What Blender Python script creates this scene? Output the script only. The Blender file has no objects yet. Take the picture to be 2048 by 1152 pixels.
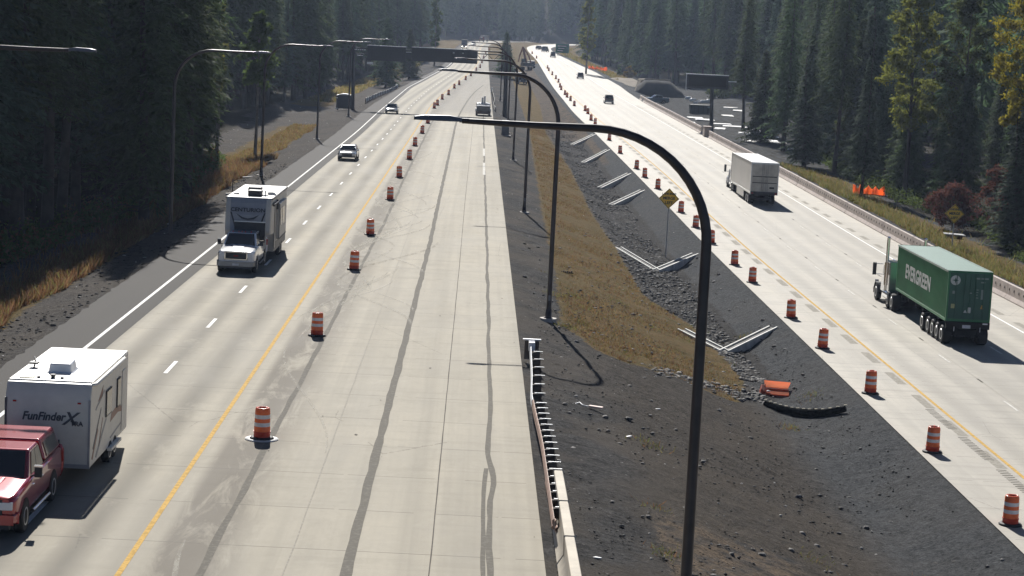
import bpy, math, random
import numpy as np
from mathutils import Vector, Matrix, Euler, noise
random.seed(7); rng = np.random.default_rng(7)
S = bpy.context.scene; C = S.collection; PI = math.pi
# ================================================================= camera, sky, sun, exposure
F_PX, PITCH, YAW, ROLL, CAMH = 4120.0, 0.1234, 0.0201, 0.05, 13.6   # focal length in px of a 2048 px wide frame
_cy,_sy,_cp,_sp,_cr,_sr = math.cos(YAW),math.sin(YAW),math.cos(PITCH),math.sin(PITCH),math.cos(ROLL),math.sin(ROLL)
_R=np.array([_cy,-_sy,0.]); _F=np.array([_cp*_sy,_cp*_cy,-_sp]); _D=np.array([-_sp*_sy,-_sp*_cy,-_cp])
CAM_RIGHT=_cr*_R-_sr*_D; CAM_DOWN=_sr*_R+_cr*_D
cam = bpy.data.objects.new('camera', bpy.data.cameras.new('camera')); C.objects.link(cam)
cam.data.sensor_width = 36; cam.data.lens = F_PX/2048*36; cam.data.clip_start=1; cam.data.clip_end = 6000
_M = Matrix(((CAM_RIGHT[0],-CAM_DOWN[0],-_F[0],0),(CAM_RIGHT[1],-CAM_DOWN[1],-_F[1],0),(CAM_RIGHT[2],-CAM_DOWN[2],-_F[2],CAMH),(0,0,0,1)))
cam.matrix_world = _M; S.camera = cam
SUN_EL, SUN_AZ = math.radians(34.5), math.radians(-7.0)     # azimuth from +Y, negative = left of the road
W = bpy.data.worlds.new("World"); S.world = W; W.use_nodes = True
nt = W.node_tree; nt.nodes.clear()
sky = nt.nodes.new('ShaderNodeTexSky'); sky.sky_type='NISHITA'; sky.sun_disc=False
sky.sun_elevation=SUN_EL; sky.sun_rotation=SUN_AZ; sky.air_density=.5; sky.dust_density=.25; sky.ozone_density=2.5; sky.altitude=2500
bg = nt.nodes.new('ShaderNodeBackground'); bg.inputs[1].default_value=0.05
wo = nt.nodes.new('ShaderNodeOutputWorld'); nt.links.new(sky.outputs[0],bg.inputs[0]); nt.links.new(bg.outputs[0],wo.inputs[0])
sd = Vector((math.sin(SUN_AZ)*math.cos(SUN_EL), math.cos(SUN_AZ)*math.cos(SUN_EL), math.sin(SUN_EL)))
sl = bpy.data.lights.new('sun','SUN'); sl.energy=5.0; sl.angle=math.radians(0.5); sl.color=(1.0,0.965,0.91)
so = bpy.data.objects.new('sun', sl); C.objects.link(so); so.rotation_euler = sd.to_track_quat('Z','Y').to_euler()
S.view_settings.view_transform='Standard'; S.view_settings.look='None'; S.view_settings.gamma=1.0; S.view_settings.exposure=0.53
S.render.engine='CYCLES'
S.cycles.max_bounces=6; S.cycles.diffuse_bounces=4; S.cycles.glossy_bounces=2; S.cycles.transmission_bounces=2; S.cycles.transparent_max_bounces=6
S.cycles.volume_bounces=0; S.cycles.caustics_reflective=False; S.cycles.caustics_refractive=False
S.cycles.use_denoising=True
# ================================================================= helpers
def ray_dir(px,py): return _F*F_PX+CAM_RIGHT*(px-1024)+CAM_DOWN*(py-576)
def pchip(pts):
    xs=np.array([p[0] for p in pts],float); ys=np.array([p[1] for p in pts],float); h=np.diff(xs); dl=np.diff(ys)/h
    m=np.zeros(len(xs)); m[0]=dl[0]; m[-1]=dl[-1]
    for i in range(1,len(xs)-1):
        if dl[i-1]*dl[i]>0: m[i]=2/(1/dl[i-1]+1/dl[i])
    def f(x):
        if x<=xs[0]: return float(ys[0]+m[0]*(x-xs[0]))
        if x>=xs[-1]: return float(ys[-1]+m[-1]*(x-xs[-1]))
        i=min(max(int(np.searchsorted(xs,x))-1,0),len(xs)-2); t=(x-xs[i])/h[i]; t2=t*t; t3=t2*t
        return float((2*t3-3*t2+1)*ys[i]+(t3-2*t2+t)*h[i]*m[i]+(-2*t3+3*t2)*ys[i+1]+(t3-t2)*h[i]*m[i+1])
    return f
def tag(o,label=None,cat=None,group=None,kind=None):
    if label: o['label']=label
    if cat: o['category']=cat
    if group: o['group']=group
    if kind: o['kind']=kind
    return o
def thing(name,label,cat,loc=(0,0,0),rz=0,group=None):
    o=bpy.data.objects.new(name,None); C.objects.link(o); o.location=loc; o.rotation_euler=(0,0,rz); o.empty_display_size=.2
    return tag(o,label,cat,group)
def dup(root,loc,rz=0,scale=1.0,label=None,group=None):
    r=root.copy(); C.objects.link(r); r.location=loc; r.rotation_euler=(0,0,rz); r.scale=(scale,)*3 if not hasattr(scale,'__len__') else scale
    if label: r['label']=label
    if group: r['group']=group
    for ch in list(root.children):
        c=ch.copy(); C.objects.link(c); c.parent=r
        for g in list(ch.children):
            d=g.copy(); C.objects.link(d); d.parent=c
    return r
def mesh_np(name,v,f,mats,midx=None,smooth=False):
    """v (n,3), f (m,k) all faces with k corners"""
    me=bpy.data.meshes.new(name); v=np.asarray(v,np.float32); f=np.asarray(f,np.int32); k=f.shape[1]
    me.vertices.add(len(v)); me.vertices.foreach_set('co',v.ravel())
    me.loops.add(f.size); me.loops.foreach_set('vertex_index',f.ravel())
    me.polygons.add(len(f)); me.polygons.foreach_set('loop_start',np.arange(0,f.size,k,dtype=np.int32))
    if smooth: me.polygons.foreach_set('use_smooth',np.ones(len(f),bool))
    if midx is not None: me.polygons.foreach_set('material_index',np.asarray(midx,np.int32))
    me.update(calc_edges=True)
    for m in (mats if isinstance(mats,(list,tuple)) else [mats]): me.materials.append(m)
    return me
def link(name,me,parent=None,kind=None):
    o=bpy.data.objects.new(name,me); C.objects.link(o)
    if parent: o.parent=parent
    if kind: o['kind']=kind
    return o
class MB:
    def __init__(s): s.v=[]; s.f=[]; s.m=[]; s.sm=[]
    def add(s,vs,fs,mi=0,sm=False):
        b=len(s.v); s.v+= [tuple(map(float,p)) for p in vs]; s.f+=[[i+b for i in f] for f in fs]; s.m+=[mi]*len(fs); s.sm+=[sm]*len(fs); return s
    def box(s,x0,x1,y0,y1,z0,z1,mi=0):
        return s.add([(x,y,z) for z in (z0,z1) for y in (y0,y1) for x in (x0,x1)],[(0,2,3,1),(4,5,7,6),(0,1,5,4),(2,6,7,3),(0,4,6,2),(1,3,7,5)],mi)
    def hexa(s,p,mi=0): # p: 8 pts, bottom 4 (ccw from above) then top 4
        return s.add(p,[(3,2,1,0),(4,5,6,7),(0,1,5,4),(1,2,6,5),(2,3,7,6),(3,0,4,7)],mi)
    def loft(s,rings,mi=0,sm=False,caps=True,close=True):
        n=len(rings[0]); vs=[p for r in rings for p in r]; fs=[]
        for i in range(len(rings)-1):
            for j in range(n if close else n-1):
                a=i*n+j; b=i*n+(j+1)%n; fs.append((a,b,b+n,a+n))
        s.add(vs,fs,mi,sm)
        if caps:
            s.add(rings[0],[tuple(range(n))[::-1]],mi); s.add(rings[-1],[tuple(range(n))],mi)
        return s
    def tube(s,path,rad,n=10,mi=0,caps=True,sm=True):
        rings=[]; P=[Vector(p) for p in path]; R=rad if hasattr(rad,'__len__') else [rad]*len(P); up=None
        for i,p in enumerate(P):
            t=(P[min(i+1,len(P)-1)]-P[max(i-1,0)]).normalized()
            if up is None: up=Vector((1,0,0)) if abs(t.x)<.8 else Vector((0,1,0))
            a=(up-t*up.dot(t)).normalized(); b=t.cross(a); up=a
            rings.append([tuple(p+(a*math.cos(k*2*PI/n)+b*math.sin(k*2*PI/n))*R[i]) for k in range(n)])
        return s.loft(rings,mi,sm,caps)
    def cylx(s,x0,x1,y,z,r,n=20,mi=0): return s.tube([(x0,y,z),(x1,y,z)],r,n,mi)
    def lathe(s,prof,n=20,mi=0,c=(0,0,0),sm=True,caps=True):
        return s.loft([[(c[0]+r*math.cos(k*2*PI/n),c[1]+r*math.sin(k*2*PI/n),c[2]+z) for k in range(n)] for r,z in prof],mi,sm,caps)
    def prism(s,poly,axis,a,b,mi=0):
        mk={'x':lambda p,t:(t,p[0],p[1]),'y':lambda p,t:(p[0],t,p[1]),'z':lambda p,t:(p[0],p[1],t)}[axis]
        n=len(poly); return s.add([mk(p,a) for p in poly]+[mk(p,b) for p in poly],[tuple(range(n))[::-1],tuple(range(n,2*n))]+[(i,(i+1)%n,(i+1)%n+n,i+n) for i in range(n)],mi)
    def panel(s,q,inset=(0,0,0,0),proud=.012,th=.012,mi=0):
        """thin pane proud of quad q (4 pts ccw seen from outside); inset l,r,b,t fractions (q0=bl,q1=br,q2=tr,q3=tl)"""
        q=[Vector(p) for p in q]; l,r,b,t=inset
        def P(u,v): return (q[0]*(1-u)+q[1]*u)*(1-v)+(q[3]*(1-u)+q[2]*u)*v
        n=(q[1]-q[0]).cross(q[3]-q[0]).normalized()
        a=[P(l,b),P(1-r,b),P(1-r,1-t),P(l,1-t)]
        return s.hexa([tuple(p+n*(proud-th)) for p in a]+[tuple(p+n*proud) for p in a],mi)
    def build(s,name,mats,parent=None,bevel=0,seg=2,kind=None):
        me=bpy.data.meshes.new(name); me.from_pydata(s.v,[],s.f)
        mats=mats if isinstance(mats,(list,tuple)) else [mats]
        for m in mats: me.materials.append(m)
        me.polygons.foreach_set('material_index',np.array(s.m,np.int32)); me.polygons.foreach_set('use_smooth',np.array(s.sm,bool))
        import bmesh
        bm=bmesh.new(); bm.from_mesh(me); bmesh.ops.recalc_face_normals(bm,faces=bm.faces); 
        if bevel: bmesh.ops.remove_doubles(bm,verts=bm.verts,dist=1e-4)
        bm.to_mesh(me); bm.free(); me.update()
        o=link(name,me,parent,kind)
        if bevel:
            md=o.modifiers.new('bevel','BEVEL'); md.width=bevel; md.segments=seg; md.limit_method='ANGLE'; md.angle_limit=math.radians(35)
            if seg>1 or bevel>=.03:
                me.polygons.foreach_set('use_smooth',np.ones(len(me.polygons),bool)); wn=o.modifiers.new('normals','WEIGHTED_NORMAL'); wn.weight=80; wn.keep_sharp=False
        return o
def text_part(txt,size,mat,parent,loc,rot,name='lettering',sx=1.0,shear=0,bold=0,align='CENTER'):
    cu=bpy.data.curves.new('t','FONT'); cu.body=txt; cu.size=size; cu.extrude=.004; cu.align_x=align; cu.align_y='CENTER'; cu.shear=shear; cu.offset=bold; cu.resolution_u=3
    t=bpy.data.objects.new('t',cu); C.objects.link(t); bpy.context.view_layer.update()
    me=bpy.data.meshes.new_from_object(t.evaluated_get(bpy.context.evaluated_depsgraph_get())); bpy.data.objects.remove(t); bpy.data.curves.remove(cu)
    me.materials.clear(); me.materials.append(mat)
    o=link(name,me,parent); o.location=loc; o.rotation_euler=rot; o.scale=(sx,1,1); return o
# ---- node helpers
class NT:
    def __init__(s,name):
        s.mat=bpy.data.materials.new(name); s.mat.use_nodes=True; s.t=s.mat.node_tree; s.t.nodes.clear()
        s.out=s.n('ShaderNodeOutputMaterial'); s.b=s.n('ShaderNodeBsdfPrincipled'); s.l(s.b.outputs[0],s.out.inputs[0])
    def n(s,t,**k):
        x=s.t.nodes.new(t)
        for a,v in k.items(): setattr(x,a,v)
        return x
    def l(s,a,b): s.t.links.new(a,b)
    def put(s,v,i):
        if v is None: return
        if isinstance(v,bpy.types.NodeSocket): s.l(v,i)
        else: i.default_value=v
    def math(s,op,a,b=None,c=None,clamp=False):
        x=s.n('ShaderNodeMath',operation=op,use_clamp=clamp)
        for i,v in enumerate((a,b,c)): s.put(v,x.inputs[i]) if v is not None else None
        return x.outputs[0]
    def noise(s,vec,scale,detail=3,rough=.55,dist=0):
        x=s.n('ShaderNodeTexNoise'); s.l(vec,x.inputs['Vector']); x.inputs['Scale'].default_value=scale; x.inputs['Detail'].default_value=detail; x.inputs['Roughness'].default_value=rough; x.inputs['Distortion'].default_value=dist
        return x.outputs[0]
    def mapv(s,vec,sc=(1,1,1),loc=(0,0,0)):
        x=s.n('ShaderNodeMapping'); s.l(vec,x.inputs[0]); x.inputs['Scale'].default_value=sc; x.inputs['Location'].default_value=loc; return x.outputs[0]
    def ramp(s,f,stops):
        x=s.n('ShaderNodeValToRGB'); s.l(f,x.inputs[0]); e=x.color_ramp.elements
        while len(e)<len(stops): e.new(.5)
        for el,(p,c) in zip(e,stops): el.position=p; el.color=(c,c,c,1) if not hasattr(c,'__len__') else (*c,1)
        return x.outputs[0]
    def mix(s,f,a,b,mode='MIX'):
        x=s.n('ShaderNodeMix',data_type='RGBA',blend_type=mode); s.put(f,x.inputs[0])
        for v,i in ((a,x.inputs[6]),(b,x.inputs[7])): s.put((*v,1) if isinstance(v,tuple) and len(v)==3 else v,i)
        return x.outputs[2]
    def smooth(s,v,a,b):
        x=s.n('ShaderNodeMapRange',interpolation_type='SMOOTHSTEP'); s.put(v,x.inputs[0]); x.inputs[1].default_value=a; x.inputs[2].default_value=b; return x.outputs[0]
    def bump(s,h,strength=.4,dist=.05):
        x=s.n('ShaderNodeBump'); s.l(h,x.inputs['Height']); x.inputs['Strength'].default_value=strength; x.inputs['Distance'].default_value=dist; s.l(x.outputs[0],s.b.inputs['Normal'])
def mat(name,col,rough=.6,metal=0,spec=.5,var=.12,scale=3.0,coat=0,emit=0):
    t=NT(name); tc=t.n('ShaderNodeTexCoord').outputs['Object']; nz=t.noise(tc,scale,4)
    lo=tuple(c*(1-var) for c in col); hi=tuple(min(1,c*(1+var)) for c in col)
    t.l(t.ramp(nz,[(.3,lo),(.7,hi)]),t.b.inputs['Base Color']); t.b.inputs['Roughness'].default_value=rough; t.b.inputs['Metallic'].default_value=metal
    t.b.inputs['Specular IOR Level'].default_value=spec; t.b.inputs['Coat Weight'].default_value=coat
    if emit: t.b.inputs['Emission Color'].default_value=(*col,1); t.b.inputs['Emission Strength'].default_value=emit
    return t.mat
ORD=['nearest','second','third','fourth','fifth','sixth','seventh','eighth','ninth','tenth','eleventh','twelfth','thirteenth','fourteenth','fifteenth','sixteenth','seventeenth','eighteenth','nineteenth','twentieth','twenty-first','twenty-second','twenty-third','twenty-fourth','twenty-fifth','twenty-sixth','twenty-seventh','twenty-eighth','twenty-ninth','thirtieth','thirty-first','thirty-second','thirty-third','thirty-fourth','thirty-fifth']
# ================================================================= the lie of the land (metres; +Y along the road)
zL=pchip([(0,0),(300,0),(400,.2),(550,1.3),(700,3.4),(860,6.2),(1000,8),(1100,8.9),(1300,9.6)])
zR=pchip([(0,-2.2),(140,-2.2),(250,-1.3),(400,-.2),(500,.4),(600,1.4),(741,3.7),(860,5.9),(1000,8),(1100,8.9),(1300,9.6)])
XY=dict(
 LY=pchip([(0,-8.25),(240,-8.35),(353,-8.5),(400,-8.0),(490,-6.1),(565,-3.9),(637,-1.9),(722,-1.0),(836,-.9),(909,-.4),(1000,3),(1060,10),(1120,24)]),
 LW=pchip([(0,-15.6),(250,-15.5),(344,-16.0),(440,-15.9),(510,-14.2),(581,-12.0),(639,-10.1),(726,-9.0),(838,-8.5),(964,-6.6),(1050,0),(1120,11)]),
 LC=pchip([(0,-14.85),(250,-14.6),(344,-15.1),(440,-15.0),(510,-13.3),(581,-11.2),(639,-9.4),(726,-8.4),(838,-8.0),(964,-6.2),(1050,.5),(1120,12)]),
 LA=pchip([(0,-17.6),(235,-17.6),(343,-18.3),(427,-17.6),(500,-15.9),(565,-13.9),(636,-11.9),(723,-11.0),(834,-10.4),(961,-8.3),(1050,-2),(1120,8)]),
 LS=pchip([(0,2.25),(433,2.25),(694,2.3),(877,2.4),(960,4),(1010,8),(1060,18),(1120,36)]),
 RL=pchip([(0,18.15),(181,18.15),(221,17.9),(300,17.6),(376,17.2),(440,17.6),(513,18.1),(656,19.4),(757,19.9),(855,19.3),(913,19.6),(965,22),(1020,29),(1070,40),(1120,58)]),
 RY=pchip([(0,21.3),(221,21.3),(287,21.0),(370,20.4),(516,20.4),(667,21.2),(759,21.5),(858,20.7),(916,21),(970,23.4),(1020,30.3),(1070,41.3),(1120,59)]),
 RW=pchip([(0,32.4),(188,32.5),(242,32.3),(421,31.9),(609,31.8),(744,29.9),(834,27.7),(892,26.6),(949,28.2),(1010,34),(1060,43.5),(1120,62)]),
 RB=pchip([(0,35.3),(168,35.1),(299,34.9),(422,35.0),(500,36),(558,37.0),(649,36.6),(700,35),(776,32.6),(875,30.0),(926,30.6),(975,34),(1017,39),(1060,48),(1120,66)]),
)
XY={k:(lambda y,f=f:f(min(y,1120))) for k,f in XY.items()}
def sstep(t): t=min(1,max(0,t)); return t*t*(3-2*t)
ditch=pchip([(0,1.0),(200,1.0),(300,.75),(420,.35),(520,.2),(1300,.2)])
PROF=[(0,0),(.17,.12),(.35,.38),(.55,.75),(.70,1.0),(.80,.97),(.93,.35),(1.0,0)]
prf=pchip(PROF)
def ground_z(x,y):
    if x<=XY['LS'](y):
        la=XY['LA'](y); d=la-x
        if d<0: return zL(y)
        z=zL(y)-.9*sstep(d/6)
        if d>12: z+=.1*(d-12)+ (0 if d<40 else .1*(d-40))
    elif x<XY['RL'](y):
        a,b=XY['LS'](y),XY['RL'](y); t=(x-a)/(b-a)
        z=zL(y)*(1-t)+zR(y)*t - prf(t)*1.55*ditch(y)
    elif x<=XY['RB'](y)+.7: z=zR(y)
    else:
        d=x-XY['RB'](y)-.7; z=zR(y)-1.1*sstep(d/6)+max(0,d-16)*.08
    if y>1000: z+= (y-1000)**1.25*.034*sstep((y-1085)/130)
    return z
def at(px,py,dz=0):
    d=ray_dir(px,py); prev=30.
    for y in np.geomspace(30,1500,260):
        if CAMH+d[2]*(y/d[1]) < ground_z(d[0]*y/d[1],y)+dz:
            a,b=prev,y
            for _ in range(30):
                m=(a+b)/2
                if CAMH+d[2]*(m/d[1])<ground_z(d[0]*m/d[1],m)+dz: b=m
                else: a=m
            y=(a+b)/2; return Vector((d[0]*y/d[1],y,ground_z(d[0]*y/d[1],y)))
        prev=y
    return Vector((d[0]*prev/d[1],prev,ground_z(d[0]*prev/d[1],prev)))
def atY(px,py,y):
    d=ray_dir(px,py); t=y/d[1]; return Vector((d[0]*t,y,CAMH+d[2]*t))
def nz3(x,y,s,o=0): return noise.noise(Vector((x*s+o,y*s-o,o*.37)))
# ================================================================= setting materials
def ground_material():
    t=NT('ground'); P=t.n('ShaderNodeTexCoord').outputs['Object']
    at_=t.n('ShaderNodeAttribute',attribute_name='cover'); sep=t.n('ShaderNodeSeparateColor'); t.l(at_.outputs['Color'],sep.inputs[0]); R_,G_,B_=sep.outputs; A_=at_.outputs['Alpha']
    fine=t.ramp(t.math('MULTIPLY_ADD',t.noise(P,9,6,.75),.6,t.math('MULTIPLY',t.noise(P,2.6,5,.75),.4)),[(.36,0),(.66,1)]); mid=t.noise(P,1.1,5,.65); big=t.noise(P,.16,4,.6); strk=t.noise(t.mapv(P,(.5,3.0,1)),1.0,5,.65,.6)
    grav=t.mix(fine,(.014,.014,.015),(.165,.160,.155)); grav=t.mix(t.math('MULTIPLY',t.ramp(mid,[(.35,0),(.7,1)]),.6),grav,(.026,.0255,.0255)); grav=t.mix(t.math('MULTIPLY',t.ramp(strk,[(.52,0),(.62,1)]),.4),grav,(.009,.009,.010))
    grav=t.mix(t.math('MULTIPLY',t.ramp(big,[(.45,0),(.58,1)]),.6),grav,(.115,.100,.084))
    vor=t.n('ShaderNodeTexVoronoi',feature='F1'); t.l(P,vor.inputs['Vector']); vor.inputs['Scale'].default_value=2.2
    spk=t.math('LESS_THAN',vor.outputs['Distance'],.09); gt=t.math('GREATER_THAN',t.noise(P,.9,2),.5); grav=t.mix(t.math('MULTIPLY',t.math('MULTIPLY',spk,gt),.75),grav,(.30,.29,.275))
    grn=t.noise(P,.55,5,.7); grass=t.mix(t.ramp(grn,[(.38,0),(.62,1)]),(.095,.076,.030),(.165,.108,.048)); grass=t.mix(t.ramp(fine,[(.3,0),(.7,1)]),grass,t.mix(.5,grass,(.19,.145,.07))); grass=t.mix(t.math('MULTIPLY',t.ramp(strk,[(.56,0),(.66,1)]),.45),grass,(.05,.045,.03))
    rock=t.mix(fine,(.014,.014,.015),(.11,.105,.10))
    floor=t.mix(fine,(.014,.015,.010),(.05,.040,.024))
    straw=t.mix(fine,(.04,.032,.024),(.26,.20,.145)); straw=t.mix(t.ramp(mid,[(.42,0),(.62,1)]),straw,grav)
    ed=t.math('ADD',t.math('MULTIPLY_ADD',t.math('SUBTRACT',mid,.5),1.5,0.0),t.math('MULTIPLY',t.math('SUBTRACT',fine,.5),.5))
    sx=t.n('ShaderNodeSeparateXYZ'); t.l(P,sx.inputs[0]); cool=t.smooth(sx.outputs[0],12.5,15.0); near=t.math('SUBTRACT',1.0,t.smooth(sx.outputs[1],88,112)); mid_=t.math('MULTIPLY',t.math('MULTIPLY',t.smooth(sx.outputs[0],4.5,7.5),t.math('SUBTRACT',1.0,cool)),near)
    grav=t.mix(t.math('MULTIPLY',cool,.75),grav,t.mix(fine,(.022,.024,.027),(.150,.158,.165))); grav=t.mix(t.math('MULTIPLY',mid_,.6),grav,t.mix(fine,(.013,.0115,.010),(.150,.124,.096)))
    lft=t.math('SUBTRACT',1.0,t.smooth(sx.outputs[0],-18.5,-16.5)); grav=t.mix(t.math('MULTIPLY',lft,.6),grav,t.mix(fine,(.03,.026,.022),(.19,.17,.15)))
    def msk(s): return t.smooth(t.math('ADD',s,ed),.35,.6)
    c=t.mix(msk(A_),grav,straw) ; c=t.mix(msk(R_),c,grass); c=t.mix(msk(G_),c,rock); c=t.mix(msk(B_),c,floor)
    t.l(c,t.b.inputs['Base Color']); t.b.inputs['Roughness'].default_value=1.0; t.b.inputs['Specular IOR Level'].default_value=.05
    h=t.math('ADD',fine,t.math('MULTIPLY',strk,1.2)); t.bump(h,.8,.09); return t.mat
def concrete_mat(name,base,lanes,right=False):
    """uv: u = metres from the yellow line, v = metres along the road"""
    t=NT(name); uv=t.n('ShaderNodeUVMap',uv_map='road').outputs[0]; sp=t.n('ShaderNodeSeparateXYZ'); t.l(uv,sp.inputs[0]); u,v=sp.outputs[0],sp.outputs[1]
    strk=t.noise(t.mapv(uv,(1.0,.012,1)),1.1,4,.6); blot=t.noise(t.mapv(uv,(.35,.10,1)),1.0,5,.62,.4); fine=t.noise(uv,5,5,.7); cross=t.noise(t.mapv(uv,(.12,1.6,1)),1.0,4,.6,.5)
    wp=t.math('MULTIPLY_ADD',t.math('COSINE',t.math('MULTIPLY',t.math('ADD',u,lanes[1]),2*PI/lanes[0])),.5,.5)
    inlane=t.math('MULTIPLY',t.smooth(u,lanes[2]-.3,lanes[2]+.3),t.math('SUBTRACT',1.0,t.smooth(u,lanes[3]-.3,lanes[3]+.3)))
    wear=t.math('MULTIPLY',t.math('MULTIPLY',wp,inlane),lanes[4]); wear=t.math('MULTIPLY',wear,t.math('MULTIPLY_ADD',strk,.9,.5))
    dark=tuple(c*.56 for c in base); lite=tuple(min(1,c*1.2) for c in base)
    c=t.mix(t.ramp(blot,[(.3,0),(.7,1)]),tuple(c*.86 for c in base),lite); c=t.mix(t.math('MULTIPLY',t.ramp(strk,[(.35,1),(.6,0)]),.4),c,dark); c=t.mix(t.math('MULTIPLY',t.ramp(cross,[(.52,0),(.66,1)]),.45 if right else .2),c,dark)
    c=t.mix(wear,c,tuple(x*.42 for x in base)); c=t.mix(t.math('MULTIPLY',fine,.25),c,tuple(x*.6 for x in base))
    md=t.noise(t.mapv(uv,(1,.5,1)),.55,6,.75,.3); c=t.mix(t.math('MULTIPLY',t.ramp(md,[(.5,0),(.66,1)]),.30),c,tuple(x*.62 for x in base)); c=t.mix(t.math('MULTIPLY',t.ramp(md,[(.32,1),(.44,0)]),.22),c,tuple(min(1,x*1.3) for x in base))
    cv=t.n('ShaderNodeTexVoronoi',feature='DISTANCE_TO_EDGE'); t.l(t.mapv(uv,(.16,.07,1)),cv.inputs['Vector']); cv.inputs['Scale'].default_value=1.0; cv.inputs['Randomness'].default_value=1.0
    ck=t.math('MULTIPLY',t.math('LESS_THAN',t.math('ADD',cv.outputs['Distance'],t.math('MULTIPLY',t.math('SUBTRACT',fine,.5),.02)),.0016),t.math('GREATER_THAN',t.noise(uv,.09,2),.56)); c=t.mix(t.math('MULTIPLY',ck,.5),c,tuple(x*.3 for x in base))
    # transverse joints every 4.57 m, slightly skewed
    vj=t.math('FRACT',t.math('DIVIDE',t.math('ADD',v,t.math('MULTIPLY',u,.02)),4.57)); j=t.math('LESS_THAN',t.math('ABSOLUTE',t.math('SUBTRACT',vj,.5)),.005)
    jj=t.math('MULTIPLY',j,t.math('GREATER_THAN',t.noise(t.mapv(uv,(.9,.3,1)),1,3),.47 if right else .43)); c=t.mix(t.math('MULTIPLY',jj,.65),c,(.05,.046,.04))
    if True:   # slabs of differing tone
        fl=t.n('ShaderNodeCombineXYZ'); t.l(t.math('FLOOR',t.math('DIVIDE',u,3.7)),fl.inputs[0]); t.l(t.math('FLOOR',t.math('ADD',t.math('DIVIDE',v,13.7 if right else 4.57),.5)),fl.inputs[1])
        wn=t.n('ShaderNodeTexWhiteNoise'); t.l(fl.outputs[0],wn.inputs[0]); c=t.mix(t.math('MULTIPLY',wn.outputs[0],.24 if right else .15),c,tuple(x*.6 for x in base))
    if not right:       # grime and scraped arcs where the lanes are closed off
        g=t.math('MULTIPLY',t.smooth(u,.35,.8),t.math('SUBTRACT',1.0,t.smooth(u,1.5,3.4))); g2=t.math('MULTIPLY',g,t.ramp(t.noise(t.mapv(uv,(.8,.14,1)),1.3,5,.7,.8),[(.30,0),(.5,1)])); c=t.mix(t.math('MULTIPLY',g2,.78),c,(.125,.108,.085)); fd=t.math('MULTIPLY',t.math('MULTIPLY',t.smooth(v,325,350),t.smooth(u,.6,2.2)),.62); c=t.mix(fd,c,(.17,.155,.135))
    t.l(c,t.b.inputs['Base Color']); t.b.inputs['Roughness'].default_value=.62 if not right else .5; t.b.inputs['Specular IOR Level'].default_value=.38 if right else .25
    rr=t.math('MULTIPLY_ADD',blot,.2,.62 if right else .76); t.l(rr,t.b.inputs['Roughness'])
    t.bump(t.math('ADD',fine,t.math('MULTIPLY',j,-1.5)),.25,.01); return t.mat
def asphalt_mat():
    t=NT('asphalt'); P=t.n('ShaderNodeTexCoord').outputs['Object']; f=t.noise(P,14,5,.7); m=t.noise(t.mapv(P,(1,.15,1)),.8,4)
    c=t.mix(f,(.034,.031,.028),(.078,.071,.063)); c=t.mix(t.math('MULTIPLY',t.ramp(m,[(.4,0),(.65,1)]),.4),c,(.045,.042,.040)); t.l(c,t.b.inputs['Base Color']); t.b.inputs['Roughness'].default_value=.9; t.b.inputs['Specular IOR Level'].default_value=.2
    t.bump(f,.5,.015); return t.mat
def paint_mat(name,col,wear=.42):
    t=NT(name); P=t.n('ShaderNodeTexCoord').outputs['Object']; f=t.noise(P,6,5,.7); t.l(t.mix(t.ramp(f,[(wear,0),(wear+.12,1)]),tuple(c*.72 for c in col),col),t.b.inputs['Base Color']); t.b.inputs['Roughness'].default_value=.9; t.b.inputs['Specular IOR Level'].default_value=.12; return t.mat
M={}
M['ground']=ground_material()
M['concL']=concrete_mat('concrete worn',(.415,.378,.302),(1.78,1.5,-6.6,-.1,.95))
M['concR']=concrete_mat('concrete new',(.445,.410,.342),(1.85,-.95,.3,11.0,.45),True)
M['asphalt']=asphalt_mat()
M['yellow_line']=paint_mat('yellow paint',(.66,.42,.12)); M['white_line']=paint_mat('white paint',(.95,.94,.90),.30); M['faded_line']=paint_mat('faded paint',(.74,.72,.66),.45)
M['seal']=paint_mat('joint sealer',(.20,.185,.155),.5); M['seal_dark']=paint_mat('joint crack',(.14,.125,.105),.5); M['groove']=paint_mat('ground-off marking',(.43,.40,.34),.5)
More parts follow.
